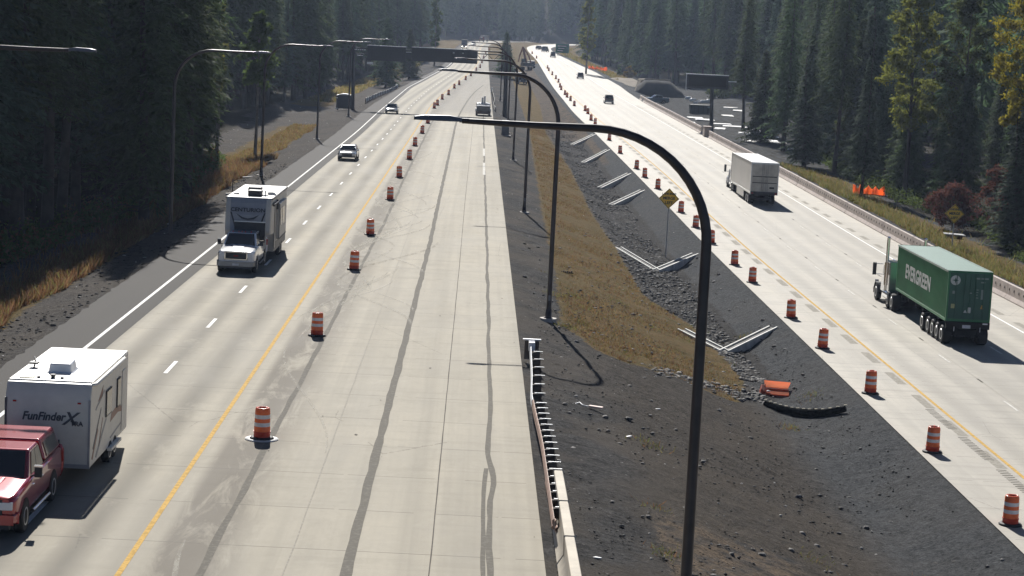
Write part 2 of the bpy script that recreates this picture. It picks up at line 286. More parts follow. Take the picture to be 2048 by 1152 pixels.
# ================================================================= ground sheet, carriageways, markings
def ysamples():
    ys=[];y=22.
    while y<1100: ys.append(y); y+= .75 if y<150 else (1.6 if y<300 else 5)
    while y<2600: ys.append(y); y+=40
    return ys
YS=ysamples(); NM=44
LG_=pchip([(0,99),(90,99),(94,6.2),(98,5.2),(102,4.6),(119,4.9),(162,5.4),(224,6.3),(322,7.6),(420,8),(700,9)])
RG_=pchip([(94,12.6),(97.7,13.4),(103,13.9),(110,13.6),(121,13.0),(128,10.9),(154,10.9),(180,10.5),(237,10.9),(302,10.3),(420,12),(700,13)])
def covers(x,y):
    g=r=f=st=0.
    if x<XY['LA'](y)+.1:
        d=XY['LA'](y)-x
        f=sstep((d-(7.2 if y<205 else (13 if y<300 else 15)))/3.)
        if y<205: g=sstep((d-2.4)/1.4)*(1-sstep((d-5.5)/2.0))*.9
        if 205<y<330: g=sstep((d-4.0)/1.2)*(1-sstep((d-8.5)/2.0))*sstep((300-y)/20)
        if y>=360: g=sstep((d-7)/2)*(1-sstep((d-13)/3)) 
        if y>820: g=sstep(d/2)
    elif x>=XY['RB'](y)+.5:
        d=x-XY['RB'](y)
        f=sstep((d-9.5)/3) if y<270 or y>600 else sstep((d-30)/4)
        if y<270: g=sstep((d-4.2)/1.5)*(1-sstep((d-9)/2))
        if 270<=y<=600: f=max(f,.40*sstep((d-3)/3))
        if y>600: g=sstep((d-2)/2)*(1-sstep((d-9)/2))
        if y>830: g=max(g,sstep(d/3))
    elif XY['LS'](y)<x<XY['RL'](y):
        if y>92:
            g=sstep((x-LG_(y)+.35)/.7)*(1-sstep((x-RG_(y)+.35)/.7))*sstep((y-93)/1.2)
            if y>720: g=1
            lo=RG_(y); r=sstep((x-lo)/.5)*(1-sstep((x-15.2)/.8))*(1 if y>102 else 0)*sstep((360-y)/60)
        if y<=110:
            e=93.5+ (0 if x<7 else (x-7)*.62)
            r=max(r,(1-sstep(abs(y-e+.5)/2.6))*sstep((x-8)/2)*(1-sstep((x-14.5)/1)))
        if y>235: st=max(st,.95*sstep((y-235)/40)*sstep((x-9)/1.5)*(1-sstep((x-16.2)/.8))); r*=.4 if y>300 else 1
        if y<66: st=sstep((x-5.2)/1.2)*(1-sstep((x-9.8)/1.5))*(1-sstep((y-60)/4))*.95
        st=max(st,.16*(1-sstep((abs(x-9))/6))*(1-sstep((y-88)/8)))
    if y>1085: f=1;g=0
    elif y>820 and (x<XY['LA'](y)-16 or x>XY['RB'](y)+14): f=1;g=0
    return (g,r,f,st)
def build_ground():
    cols=[]; 
    for y in YS:
        la,ls,rl,rb=XY['LA'](y),XY['LS'](y),XY['RL'](y),XY['RB'](y)
        a=[la-d for d in (900,500,300,200,140,100,75,58,46,38,32,27,23,20,17.5,15.5,13.5,12,11,10,9,8.2,7.4,6.6,5.8,5,4.2,3.4,2.6,1.8,1,.4,.02)]
        b=[la+.5,(la+ls)/2,ls-.5,ls+.03]
        c=[ls+.03+(rl-ls-.06)*k/(NM-1) for k in range(1,NM)]
        d=[rl+.5,rb-.1,rb+.75]
        e=[rb+.75+k for k in (.8,1.6,2.4,3.2,4,4.8,5.6,6.4,7.2,8,8.8,9.6,10.5,12,14,16,18,20,23,26,30,35,42,52,70,100,150,220,320,500,900)]
        cols.append((a,b,c,d,e))
    V=[];cov=[]; n=sum(len(k) for k in cols[0])
    for y,(a,b,c,d,e) in zip(YS,cols):
        for gi,g in enumerate((a,b,c,d,e)):
            for i,x in enumerate(g):
                z=ground_z(x,y)
                if gi==1 and i<len(g)-1: z-=.25
                elif gi==3 and i<2: z-=.25
                elif gi==3: z-=.02
                elif gi==1: z-=.03
                else:
                    dd=1.0
                    if gi==2: dd=min(1,(i+1)/4,(len(g)-1-i)/3)
                    if gi==0: dd=min(1,(len(g)-1-i)/4)
                    if gi==4: dd=min(1,i/4)
                    z+=dd*(.10*nz3(x,y,.9)+.05*nz3(x,y,2.1,5)+.20*nz3(x,y,.17,9)*(.6 if gi==2 else 1.4)) -.02
                V.append((x,y,z)); cov.append(covers(x,y))
    V=np.array(V); R=len(YS); idx=np.arange(R*n).reshape(R,n)
    F=np.stack([idx[:-1,:-1],idx[:-1,1:],idx[1:,1:],idx[1:,:-1]],-1).reshape(-1,4)
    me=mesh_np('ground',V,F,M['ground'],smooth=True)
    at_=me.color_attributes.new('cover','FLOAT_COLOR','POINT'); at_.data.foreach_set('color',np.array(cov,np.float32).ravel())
    link('ground',me,kind='structure')
build_ground()
def ribbon(name,fa,fb,zf,dz,material,y0=26,y1=1120,n=6,step=None,kind='structure',ys=None,parent=None):
    ys=ys or [y for y in YS if y0<=y<=y1]; ys=sorted(set([y0]+list(ys)+[y1]))
    if len(ys)>600: ys=ys[::2]+[ys[-1]]
    V=[];UV=[]
    for y in ys:
        a,b=fa(y),fb(y); ref=XY['LY'](y) if zf is zL else XY['RY'](y)
        for k in range(n+1):
            x=a+(b-a)*k/n; V.append((x,y,zf(y)+dz)); UV.append((x-ref,y))
    R=len(ys); idx=np.arange(R*(n+1)).reshape(R,n+1); F=np.stack([idx[:-1,:-1],idx[:-1,1:],idx[1:,1:],idx[1:,:-1]],-1).reshape(-1,4)
    me=mesh_np(name,V,F,material,smooth=True); uv=me.uv_layers.new(name='road'); uv.data.foreach_set('uv',np.array(UV,np.float32)[F.ravel()].ravel())
    return link(name,me,parent,kind)
ribbon('road',XY['LC'],XY['LS'],zL,0,M['concL'],n=10)
ribbon('shoulder',lambda y:XY['LA'](y)-.1+.16*nz3(2,y,1.1)+.10*nz3(4,y,3.7),lambda y:XY['LC'](y)+.03*nz3(0,y,1.3),zL,.004,M['asphalt'],n=3)
ribbon('road',XY['RL'],XY['RB'],zR,0,M['concR'],n=8)
def line(name,fx,w,zf,dz,m,y0,y1,ys=None): return ribbon(name,lambda y:fx(y)-w/2,lambda y:fx(y)+w/2,zf,dz,m,y0,y1,n=1,ys=ys)
line('edge_line',XY['LW'],.16,zL,.009,M['white_line'],26,1110)
line('yellow_line',XY['LY'],.15,zL,.006,M['yellow_line'],26,1110)
line('yellow_line',XY['RY'],.15,zR,.008,M['yellow_line'],26,1110)
line('edge_line',lambda y:XY['RW'](y)-.35,.15,zR,.008,M['white_line'],26,1110)
# skip dashes and dull marks on both roads, as painted rectangles in one marking object each
def dashes(name,fx,w,ln,y0,dy,y1,zf,dz,m,skip=()):
    b=MB(); k=0; y=y0
    while y<y1:
        if k not in skip:
            x=fx(y); x2=fx(y+ln); b.add([(x-w/2,y,zf(y)+dz),(x+w/2,y,zf(y)+dz),(x2+w/2,y+ln,zf(y+ln)+dz),(x2-w/2,y+ln,zf(y+ln)+dz)],[(0,1,2,3)])
        y+=dy;k+=1
    return b.build(name,m,kind='structure')
lane=lambda y:(XY['LW'](y)*.47+XY['LY'](y)*.53)+.17
dashes('lane_dashes',lane,.16,2.9,42.9-1.45,12.19,1000,zL,.006,M['white_line'])
for q,off in ((0,3.85),(1,7.55)):
    dashes('lane_marks',lambda y,o=off:XY['RY'](y)+o,.11,1.1,44+q*4,13.7,700,zR,.006,M['seal_dark'])
    dashes('lane_dashes',lambda y,o=off:XY['RY'](y)+o-.25,.12,2.6,50+q*4,13.7,1000,zR,.007,M['faded_line'])
    line('joint',lambda y,o=off:XY['RY'](y)+o,.03,zR,.004,M['groove'],26,900)
dashes('edge_marks',lambda y:XY['RY'](y)-.42,.42,3.4,46,6.4,330,zR,.005,M['groove'])
dashes('edge_marks',lambda y:XY['RW'](y)+.35,.4,3.0,100,6.4,420,zR,.005,M['groove'])
b=MB()   # rumble strip beside the yellow line
y=60.
while y<92:
    if int((y-60)/1.6)%4!=3: b.box(20.55,20.95,y,y+.10,zR(y)+.003,zR(y)+.006)
    y+=.32
b.build('rumble_strip',M['seal_dark'],kind='structure')
def seam(name,pts,w,m,dz=.004,wob=.05,y0=26,y1=None):
    f=pchip(pts); ys=list(np.arange(y0,y1 or pts[-1][0],1.1))
    V=[]; 
    for y in ys:
        x=f(y)+wob*nz3(1,y,.35,w*40); ww=w*(1+.35*nz3(3,y,.5,w*9)); V+=[(x-ww/2,y,zL(y)+dz),(x+ww/2,y,zL(y)+dz)]
    F=[(2*i,2*i+1,2*i+3,2*i+2) for i in range(len(ys)-1)]
    link(name,mesh_np(name,V,F,m),kind='structure')
seam('joint_seal',[(26,-6.35),(94,-6.3),(142,-6.25),(190,-6.5),(231,-6.6),(330,-6.9)],.20,M['seal'],y1=330)
seam('joint',[(26,-4.3),(110,-4.3),(300,-4.4)],.035,M['groove'],wob=.02,y1=260)
seam('joint_seal',[(26,-2.8),(124,-2.75),(173,-2.9),(241,-3.1),(306,-3.3),(384,-2.5),(440,-1.3),(494,.7)],.27,M['seal'],y1=494)
seam('joint',[(26,-.7),(108,-.72),(180,-.8),(330,-.8)],.035,M['seal_dark'],wob=.01,y1=330)
seam('joint_seal',[(26,.82),(58,.82),(61.5,1.0),(66,.8),(73,.9),(110,.9),(196,.8),(330,.7)],.17,M['seal'],y1=420)
seam('joint_seal',[(26,.62),(60,.66),(64,.75)],.13,M['seal'],dz=.005,y1=64,wob=.03)
b=MB()   # two short white tape strips on the closed lanes
for y0_,y1_ in ((226,240),(196,214)): b.add([(.62,y0_,.008),(.86,y0_,.008),(.86,y1_,.008),(.62,y1_,.008)],[(0,1,2,3)])
b.build('tape_strip',M['faded_line'],kind='structure')
# dusty tyre tracks sweeping across from the open lanes to the closed ones
def dusty(name,col,lo=.42,hi=.62):
    t=NT(name); P=t.n('ShaderNodeTexCoord').outputs['Object']; n=t.noise(t.mapv(P,(3.0,.5,1)),1.4,5,.7); t.b.inputs['Base Color'].default_value=(*col,1); t.b.inputs['Roughness'].default_value=.95; t.b.inputs['Specular IOR Level'].default_value=.1
    t.l(t.math('MULTIPLY',t.ramp(n,[(lo,0),(hi,1)]),.48),t.b.inputs['Alpha']); return t.mat
M['dust']=dusty('pale dust',(.62,.59,.51),.36,.60); M['grime']=dusty('grime',(.27,.245,.20),.40,.75)
random.seed(5); V=[];F=[];V2=[];F2=[]
for k in range(30):
    y0_=random.choice((52,60,66,74,84,92,100,104,108,116,122,128,134,140,150,165,180,200))+random.uniform(-4,4); xa=random.uniform(-8.0,-6.8); xb=xa+random.uniform(1.6,5.0); ln=random.uniform(9,26); w=random.uniform(.12,.34); sg=random.choice((1,1,-1)); vv,ff=(V,F) if k%9 else (V2,F2); b0=len(vv)
    for i in range(15):
        q=i/14; x=xa+(xb-xa)*sstep(q); y=y0_+sg*ln*q; ww=w*math.sin(PI*min(.97,max(.03,q)))**.5/2; vv+=[(x-ww,y,.0082+k*.0001),(x+ww,y,.0082+k*.0001)]
    ff+=[(b0+2*i,b0+2*i+1,b0+2*i+3,b0+2*i+2) for i in range(14)]
link('tyre_tracks',mesh_np('tyre_tracks',V,F,M['dust']),kind='structure'); link('tyre_tracks',mesh_np('tyre_tracks',V2,F2,M['grime']),kind='structure')
# tyre scuffs and small dark patches on the closed lanes
b=MB(); random.seed(11)
for k in range(60):
    y=random.uniform(50,330); x=random.choice([-6.9,-6.2,-5.6,-5.0,-3.4,-1.5,1.4,1.8])+random.uniform(-.3,.3); r=random.uniform(.02,.08)*(1 if random.random()<.9 else 1.3); n=7
    b.add([(x+r*math.cos(i*2*PI/n)*random.uniform(.6,1.2),y+r*2.0*math.sin(i*2*PI/n)*random.uniform(.6,1.3),.0075+k*.00002) for i in range(n)],[tuple(range(n))])
b.build('dark_patches',M['seal_dark'],kind='structure')
# ================================================================= concrete barriers
M['barrier']=mat('barrier concrete',(.47,.40,.36),.85,var=.16,scale=1.3); M['barrier_joint']=mat('barrier joint',(.08,.07,.06),.9)
M['cream']=mat('cream concrete',(.56,.50,.40),.8,var=.14,scale=1.6)
def jprof(h=1.05,w0=.60,w1=.22): return [(0,0),(0,.08),(.16,.33),(w0/2-w1/2,h),(w0/2+w1/2,h),(w0-.16,.33),(w0,.08),(w0,0)]
b=MB(); y=26.
root=thing('concrete_barrier','long concrete jersey barrier along the right edge of the right lanes','barrier',(0,0,0))
bs=MB(); bm_=MB()
while y<455:
    ye=y+5.98
    b.loft([[(XY['RB'](yy)+p[0],yy,zR(yy)+p[1]-.01) for p in jprof()] for yy in (y,ye)])
    bs.loft([[(XY['RB'](yy)+.03+p[0]*.9,yy,zR(yy)+p[1]*.97-.01) for p in jprof()] for yy in (ye,ye+.035)],caps=False)
    for q in range(5):
        ys_=y+.6+q*1.2; x=XY['RB'](ys_)+.158; z=zR(ys_)
        bm_.hexa([(x-.03,ys_,z+.62),(x+.10,ys_,z+.62),(x+.10,ys_+.13,z+.62),(x-.03,ys_+.13,z+.62),(x+.0,ys_,z+.78),(x+.10,ys_,z+.78),(x+.10,ys_+.13,z+.78),(x+.0,ys_+.13,z+.78)])
    y+=6.015
b.build('wall',M['barrier'],root,bevel=.02,seg=1); bs.build('joint',M['barrier_joint'],root)['kind']='stuff'
o=bm_.build('anchor_slot',M['barrier_joint'],root); o['kind']='stuff'
# tall end block of the barrier by the overhead sign
for i,(yy,lb) in enumerate(((316,'square concrete pier set into the barrier beside the message sign post'),)):
    bb=MB(); bb.box(-.35,.75,-1.2,1.2,-.1,1.5); bb.box(-.42,.82,-1.27,1.27,1.5,1.6)
    o=bb.build('concrete_pier',M['barrier'],bevel=.03); o.location=(XY['RB'](yy)-.05,yy,zR(yy)); tag(o,lb,'pier')
yy=60.2; b=MB().loft([[(p[0]-.3,q,p[1]) for p in jprof(.82,.56,.27)] for q in (0,3.96)]); 
proto=None
for k in range(4):
    y0_=59.8-4.02*k-4.0
    if proto is None:
        proto=b.build('barrier_segment',M['cream'],bevel=.025); o=proto
    else: o=proto.copy(); C.objects.link(o)
    o.location=(2.86,y0_,0.01)
    tag(o,['cream concrete barrier segment farthest from the camera, beside the guardrail end','cream concrete barrier segment, second in line after the guardrail end','cream concrete barrier segment, third in line after the guardrail end','cream concrete barrier segment closest to the camera at the bottom edge'][k],'barrier','cream barrier segments')
# ================================================================= guardrails
M['galv']=mat('galvanised steel',(.62,.63,.64),.38,metal=.75,var=.08); M['rust']=mat('weathered rail',(.26,.16,.115),.6,metal=.2,var=.3,scale=2.5); M['timber']=mat('dark timber',(.07,.055,.045),.8,var=.3)
WB=[(0,.0),(.045,.04),(.045,.10),(0,.15),(.045,.20),(.045,.26),(0,.31)]
def wrail(b,path,z0,side=1,mi=0,th=.012):
    rings=[]
    for i,(x,y,z) in enumerate(path):
        a=[(x-side*p[0],y,z+z0+p[1]) for p in WB]+[(x-side*p[0]+side*th,y,z+z0+p[1]) for p in WB[::-1]]
        rings.append(a)
    b.loft(rings,mi)
root=thing('guardrail','guardrail with white impact head and rusty rail running along the closed lanes','guardrail',(0,0,0))
fx=pchip([(44,2.35),(54,2.5),(63,2.5),(72.7,2.38),(78,2.5),(85.5,2.62)])
P=[(fx(y),y,0) for y in np.arange(72,85.6,.9)]; b=MB(); wrail(b,P,.42); b.build('white_rail',mat('white galvanised',(.78,.79,.80),.35,metal=.3,var=.05),root)
P=[(fx(y)+.02,y,0) for y in np.arange(54,72.6,.6)]; b=MB(); wrail(b,P,.42); b.build('rusty_rail',M['rust'],root)
P=[(fx(y)+.35-.012*(y-54),y,0) for y in np.arange(54.6,67,.6)]; b=MB(); wrail(b,P,.18); wrail(b,[(p[0]-.2,p[1],0) for p in P[:12]],.05); b.build('lower_rail',M['rust'],root)
y=55.4
while y<84:
    x=fx(y); b=MB(); b.box(x+.21,x+.36,y-.05,y+.05,-.3,.72); b.box(x+.02,x+.21,y-.06,y+.06,.42,.70)
    b.build('post',M['timber'],root); b2=MB(); b2.box(x+.1,x+.48,y-.02,y+.02,.722,.74); b2.build('post_cap',M['galv'],root)
    y+= 1.0 if y<71 else 1.95
b=MB(); b.box(2.38,2.95,85.35,85.5,.2,.86); b.box(2.28,3.05,85.28,85.5,.86,.90); b.box(2.52,2.78,84.6,85.3,.5,.86); b.build('impact_head',mat('impact head white',(.8,.8,.8),.4,var=.04),root,bevel=.015)
b=MB(); b.box(2.36,2.96,85.25,85.27,.05,.84); b.build('head_plate',M['timber'],root)
def guard(name,label,pts,zf,step,mr,side=1):
    root=thing(name,label,'guardrail'); f=pchip([(p[1],p[0]) for p in sorted(pts,key=lambda p:p[1])]); ys=[p[1] for p in pts]; y0_,y1_=min(ys),max(ys)
    b=MB(); wrail(b,[(f(y),y,zf(y)) for y in np.arange(y0_,y1_,2)],.42,side); b.build('rail',mr,root)
    b=MB(); wrail(b,[(f(y),y,zf(y)) for y in np.arange(y0_,y1_,2)],.10,side); b.build('lower_rail',mr,root)
    y=y0_
    while y<y1_:
        b=MB(); b.box(f(y)-.1,f(y)+.1,y-.08,y+.08,zf(y)-.8,zf(y)+.75); b.build('post',M['timber'],root); y+=step
    b=MB(); y=y1_-1; b.box(f(y)-.25,f(y)+.25,y,y+.3,zf(y)+.1,zf(y)+.95); b.build('end_terminal',M['galv'],root)
guard('guardrail','grey guardrail along the outer left shoulder behind the boxy trailer',[(-19.9,362),(-19.4,390),(-18.4,420),(-17.9,445)],lambda y:ground_z(-19,y)+.1,4,M['galv'])
guard('guardrail','short bright guardrail at the median edge behind the work truck',[(2.75,352),(2.5,366),(2.75,392),(2.55,450)],zL,6,mat('bright rail',(.82,.8,.74),.4,var=.05))
# ================================================================= loose rock, pebbles, grass, brush (uncountable)
def rocks(name,n,fn,smin,smax,material,seed):
    r=np.random.default_rng(seed)
    base=np.array([(-1,-1,-.5),(1,-1,-.6),(1.1,1,-.5),(-1,1,-.5),(-.6,-.7,.6),(.7,-.5,.5),(.5,.6,.7),(-.6,.6,.5)]); bf=np.array([(3,2,1,0),(4,5,6,7),(0,1,5,4),(1,2,6,5),(2,3,7,6),(3,0,4,7)])
    V=[];F=[];k=0
    for i in range(n):
        p=fn(r)
        if p is None: continue
        s=smin+(smax-smin)*r.random()**2.2; v=base*(1+r.uniform(-.3,.3,(8,3)))*np.array([s,s*r.uniform(.6,1),s*r.uniform(.4,.8)]); a=r.uniform(0,6.3); ca,sa=math.cos(a),math.sin(a)
        v=np.stack([v[:,0]*ca-v[:,1]*sa,v[:,0]*sa+v[:,1]*ca,v[:,2]],1); v+=np.array([p[0],p[1],ground_z(*p)+s*.15]); V.append(v);F.append(bf+8*k);k+=1
    o=link(name,mesh_np(name,np.concatenate(V),np.concatenate(F),material),kind='stuff'); return tag(o,None,None)
M['rock']=mat('riprap stone',(.11,.105,.098),.85,var=.8,scale=.7); M['pale_stone']=mat('pale stones',(.40,.385,.36),.7,var=.25)
M['dark_rock']=mat('dark clods',(.028,.027,.026),.95,var=.5,scale=1.5)
def rip(r):
    y=102+(340-102)*r.random()**1.5; a=RG_(y)-.1; x=a+(15.1-a)*r.random()
    return (x,y) if r.random()<(1 if y>124 else .55) else None
tag(rocks('riprap_stones',8500,rip,.035,.15,M['rock'],1),'loose grey riprap stones lining the median ditch','stones')
def rip2(r):
    x=8+r.random()*6.5; e=93.2+(x-7)*.62; return (x,e+r.normal()*0.9)
tag(rocks('stone_scatter',420,rip2,.05,.17,M['rock'],2),'band of loose stones below the brown grass patch','stones')
def peb(r):
    y=50+r.random()**1.4*190; x=XY['LS'](y)+.4+r.random()*(15.2); return (x,y)
tag(rocks('pale_pebbles',330,peb,.02,.075,M['pale_stone'],3),'scattered pale pebbles and litter on the median gravel','pebbles')
tag(rocks('gravel_clods',3800,lambda r:(lambda y:(3.2+r.random()*14.3,y))(48+r.random()**1.3*70),.015,.055,M['dark_rock'],4),'dark gravel clods over the median soil','gravel')
tag(rocks('mixed_stones',520,lambda r:(lambda y:(3.0+r.random()*14.5,y))(50+r.random()**1.2*110),.04,.14,M['rock'],14),'mixed loose stones scattered over the median soil','stones')
def lpeb(r):
    y=80+r.random()*320; return (XY['LA'](y)-.5-r.random()*14,y)
tag(rocks('shoulder_pebbles',300,lpeb,.025,.10,M['pale_stone'],5),'pale pebbles scattered on the left gravel verge','pebbles')
tag(rocks('verge_clods',2200,lambda r:(lambda y:(XY['LA'](y)-.3-r.random()*6,y))(78+r.random()*120),.03,.10,M['dark_rock'],6),'dark gravel clods on the left verge','gravel')
def blades(name,n,fn,hmin,hmax,wd,cols,seed,lean=.35):
    r=np.random.default_rng(seed); P=[]
    for i in range(n):
        p=fn(r)
        if p is not None: P.append((p[0],p[1],ground_z(*p)-.05))
    P=np.array(P); n=len(P); a=r.uniform(0,2*PI,n); h=r.uniform(hmin,hmax,n); w=wd*r.uniform(.6,1.4,n); lx=r.normal(0,lean,n)*h; ly=r.normal(0,lean,n)*h
    dx=np.cos(a)*w; dy=np.sin(a)*w
    v=np.stack([P+np.stack([-dx,-dy,0*h],1),P+np.stack([dx,dy,0*h],1),P+np.stack([dx*.25+lx,dy*.25+ly,h],1),P+np.stack([-dx*.25+lx,-dy*.25+ly,h],1)],1).reshape(-1,3)
    f=np.arange(4*n).reshape(n,4); mi=r.integers(0,len(cols),n)
    return link(name,mesh_np(name,v,f,cols,mi),kind='stuff')
def leafmat(name,col,tr=.5,hue=.0):
    t=NT(name); oi=t.n('ShaderNodeObjectInfo'); P=t.n('ShaderNodeTexCoord').outputs['Object']; nz=t.noise(P,.8,3)
    c=t.mix(t.ramp(nz,[(.35,0),(.65,1)]),tuple(x*.7 for x in col),tuple(x*1.3 for x in col))
    hs=t.n('ShaderNodeHueSaturation'); t.l(c,hs.inputs['Color']); t.l(t.math('MULTIPLY_ADD',oi.outputs['Random'],.03+hue,.485-hue/2),hs.inputs['Hue']); t.l(t.math('MULTIPLY_ADD',oi.outputs['Random'],.5,.75),hs.inputs['Value'])
    t.l(hs.outputs[0],t.b.inputs['Base Color']); t.b.inputs['Roughness'].default_value=.85; t.b.inputs['Specular IOR Level'].default_value=.12
    tl=t.n('ShaderNodeBsdfTranslucent'); t.l(hs.outputs[0],tl.inputs[0]); mx=t.n('ShaderNodeMixShader'); mx.inputs[0].default_value=tr; t.l(t.b.outputs[0],mx.inputs[1]); t.l(tl.outputs[0],mx.inputs[2]); t.l(mx.outputs[0],t.out.inputs[0]); return t.mat
G1,G2,G3,G4=leafmat('dry grass gold',(.27,.195,.08)),leafmat('dry grass rust',(.22,.125,.06)),leafmat('grass green',(.14,.165,.05)),leafmat('grass olive',(.21,.195,.065))
def vg(r):
    y=78+r.random()*135; d=2.6+abs(r.normal())*1.7+1.3*nz3(y,0,.12)+.6; return (XY['LA'](y)-d,y)
tag(blades('dry_grass',30000,vg,.15,.8,.035,[G1,G2,G2,G2,G4,G2],1),'tall rust and gold dry grass along the left forest edge','grass')
def vg2(r):
    y=212+r.random()*80; d=4.5+r.random()*3.6+.8*nz3(y,0,.1); return (XY['LA'](y)-d,y)
tag(blades('dry_grass',9000,vg2,.10,.4,.05,[G1,G1,G2,G4],2),'golden grass patch on the left verge beyond the lamp pole','grass')
def vg3(r):
    y=380+r.random()*380; d=8+r.random()*5; return (XY['LA'](y)-d,y)
tag(blades('dry_grass',9000,vg3,.3,.9,.12,[G1,G1,G4],3),'golden grass bank at the foot of the far left forest','grass')
def vr(r):
    y=120+r.random()*150; d=4.4+abs(r.normal())*1.6+nz3(y,3,.1); return (XY['RB'](y)+.6+d,y)
tag(blades('green_grass',20000,vr,.15,.7,.04,[G3,G4,G4,G1],4),'green and gold grass strip behind the right barrier','grass')
def vr2(r):
    y=600+r.random()*400; d=2.5+r.random()*6; return (XY['RB'](y)+d,y)
tag(blades('dry_grass',6000,vr2,.3,.9,.15,[G1,G4],5),'dry grass bank beyond the far right lanes','grass')
def vm(r):
    y=94+(r.random()**1.6)*230; a,b_=LG_(y),RG_(y)
    if b_-a<.5 or a>50: return None
    return (a+.2+(b_-a-.4)*r.random(),y)
tag(blades('median_grass',42000,vm,.03,.17,.02,[G4,G1,G1,G2,G2],6,lean=.7),'short brown and olive grass on the median slope','grass')
def wd(r):
    k=r.integers(0,26); rr=np.random.default_rng(100+k); cy_=52+rr.random()*70; cx=4.0+rr.random()*12.5; return (cx+r.normal()*.28,cy_+r.normal()*.45)
tag(blades('weeds',2600,wd,.04,.22,.016,[G3,G4,G2],9,lean=.8),'small scattered weed tufts on the dark median soil','weeds')
# ================================================================= trees
M['bark']=mat('dark bark',(.055,.042,.034),.9,var=.35,scale=1.2); M['bark_pale']=mat('grey bark',(.16,.14,.12),.85,var=.3,scale=1.5)
M['needles']=leafmat('fir needles',(.085,.122,.052),.42,.02); M['needles_light']=leafmat('light fir needles',(.10,.135,.04),.45,.02)
M['needles_blue']=leafmat('blue fir needles',(.082,.118,.075),.40,.02)
M['leaf_yellow']=leafmat('yellow green leaves',(.17,.18,.035),.55,.03); M['leaf_gold']=leafmat('gold leaves',(.21,.165,.022),.55,.02); M['leaf_red']=leafmat('red brown leaves',(.15,.075,.045),.45,.03); M['leaf_green']=leafmat('green leaves',(.08,.11,.03),.5,.03)
def quads(P,D,N,L,Wd):
    """leaf quads: centre line start P, unit dir D, side N, length L, width Wd"""
    L=L[:,None];Wd=Wd[:,None]
    return np.stack([P,P+D*L*.45+N*Wd,P+D*L,P+D*L*.45-N*Wd],1).reshape(-1,3)
def conifer_crown(seed,H=28,R=3.6,base=.12,nb=190,tw=9,sp=3,droop=.45,slen=.42,pw=.8,low=False):
    r=np.random.default_rng(seed); Ps=[];Ds=[];Ns=[];Ls=[];Ws=[]
    ga=2.399
    for i in range(nb):
        t=(i+.5)/nb; t=base+(1-base)*(t**.9); z0=H*t
        rad=R*((1-t)/(1-base))**pw*(.72+.5*r.random())*(1 if t>base+.12 else .6+.4*r.random())+.18
        if r.random()<.05: rad*=.4
        az=i*ga+r.normal(0,.25); d=np.array([math.cos(az),math.sin(az),0]); sd=np.array([-d[1],d[0],0])
        ntw=max(3,int(tw*rad/R*1.4)+2); s=np.linspace(.12,1,ntw); up=.16*rad*(.5+.8*t)
        def spine(s): return d*(s*rad)[:,None]+np.array([0,0,1])*(z0+up*s-droop*rad*s**1.8)[:,None]
        c=spine(s)
        for j,(pp,ss) in enumerate(zip(c,s)):
            for sg in (-1,1):
                ln=(.42*rad*(1-ss)**.7+.22)*r.uniform(.7,1.15); td=d*(.75)+sd*sg*(.85)+np.array([0,0,-.25-.3*r.random()]); td/=np.linalg.norm(td)
                k=max(1,int(round(sp*ln/(.42*rad+.22)+.6)))
                for q in range(k):
                    a=pp+td*ln*(q/k)+r.normal(0,.05,3); dd=td+r.normal(0,.28,3); dd[2]-=.15; dd/=np.linalg.norm(dd)
                    nn=np.cross(dd,[0,0,1])+r.normal(0,.35,3); nn/=np.linalg.norm(nn)+1e-6
                    Ps.append(a);Ds.append(dd);Ns.append(nn);Ls.append((ln/k*1.5+.12)*r.uniform(.8,1.3) if not low else ln/k*2+.4);Ws.append(slen*.28*r.uniform(.7,1.3)*(2.0 if low else 1))
            if ss>.9:
                Ps.append(pp);Ds.append(d);Ns.append(sd);Ls.append(.5);Ws.append(slen*.3)
    for q in range(10 if not low else 4):  # leader
        a=r.uniform(0,6.28); dd=np.array([math.cos(a)*.35,math.sin(a)*.35,.9]); dd/=np.linalg.norm(dd); Ps.append(np.array([0,0,H*(.955+.004*q)]));Ds.append(dd);Ns.append(np.array([-math.sin(a),math.cos(a),0]));Ls.append(.5);Ws.append(.06)
    return quads(np.array(Ps),np.array(Ds),np.array(Ns),np.array(Ls),np.array(Ws))
def me_quads(name,v,m): return mesh_np(name,v,np.arange(len(v)).reshape(-1,4),m)
def trunk_mesh(seed,H,r0,m,branches=0,R=3,base=.1,lean=.02):
    r=np.random.default_rng(seed); b=MB(); n=9; path=[(lean*H*math.sin(k/n*2+seed),lean*H*math.cos(k/n*1.7+seed)-lean*H,H*k/n*.98) for k in range(n+1)]
    path=[(p[0]-path[0][0],p[1]-path[0][1],p[2]-.6*(i==0)) for i,p in enumerate(path)]
    b.tube(path,[r0*(1.25 if k==0 else 1)*(1-k/n)**.8+.02 for k in range(n+1)],8)
    for k in range(branches):   # dead lower limbs / main limbs
        t=base*.3+(base+.25)*r.random(); a=r.uniform(0,6.28); L=R*r.uniform(.35,.8); z=H*t
        b.tube([(0,0,z),(math.cos(a)*L*.5,math.sin(a)*L*.5,z+.05*L),(math.cos(a)*L,math.sin(a)*L,z-.15*L)],[.05,.035,.012],4,caps=False)
    me=b.build('x',m); o=me.data; bpy.data.objects.remove(me); return o
CON=[] # (crown mesh, trunk mesh, H)
spec=[(1,29,4.4,.10,230,10,3,.42,M['needles'],.85),(2,32,3.9,.28,220,9,3,.55,M['needles'],.8),(3,26,3.6,.16,210,10,3,.35,M['needles_blue'],.95),(4,34,4.6,.34,220,10,3,.5,M['needles'],.7),(5,22,3.4,.05,210,10,3,.38,M['needles_blue'],1.0),(6,17,3.3,.04,200,10,3,.36,M['needles'],1.0)]
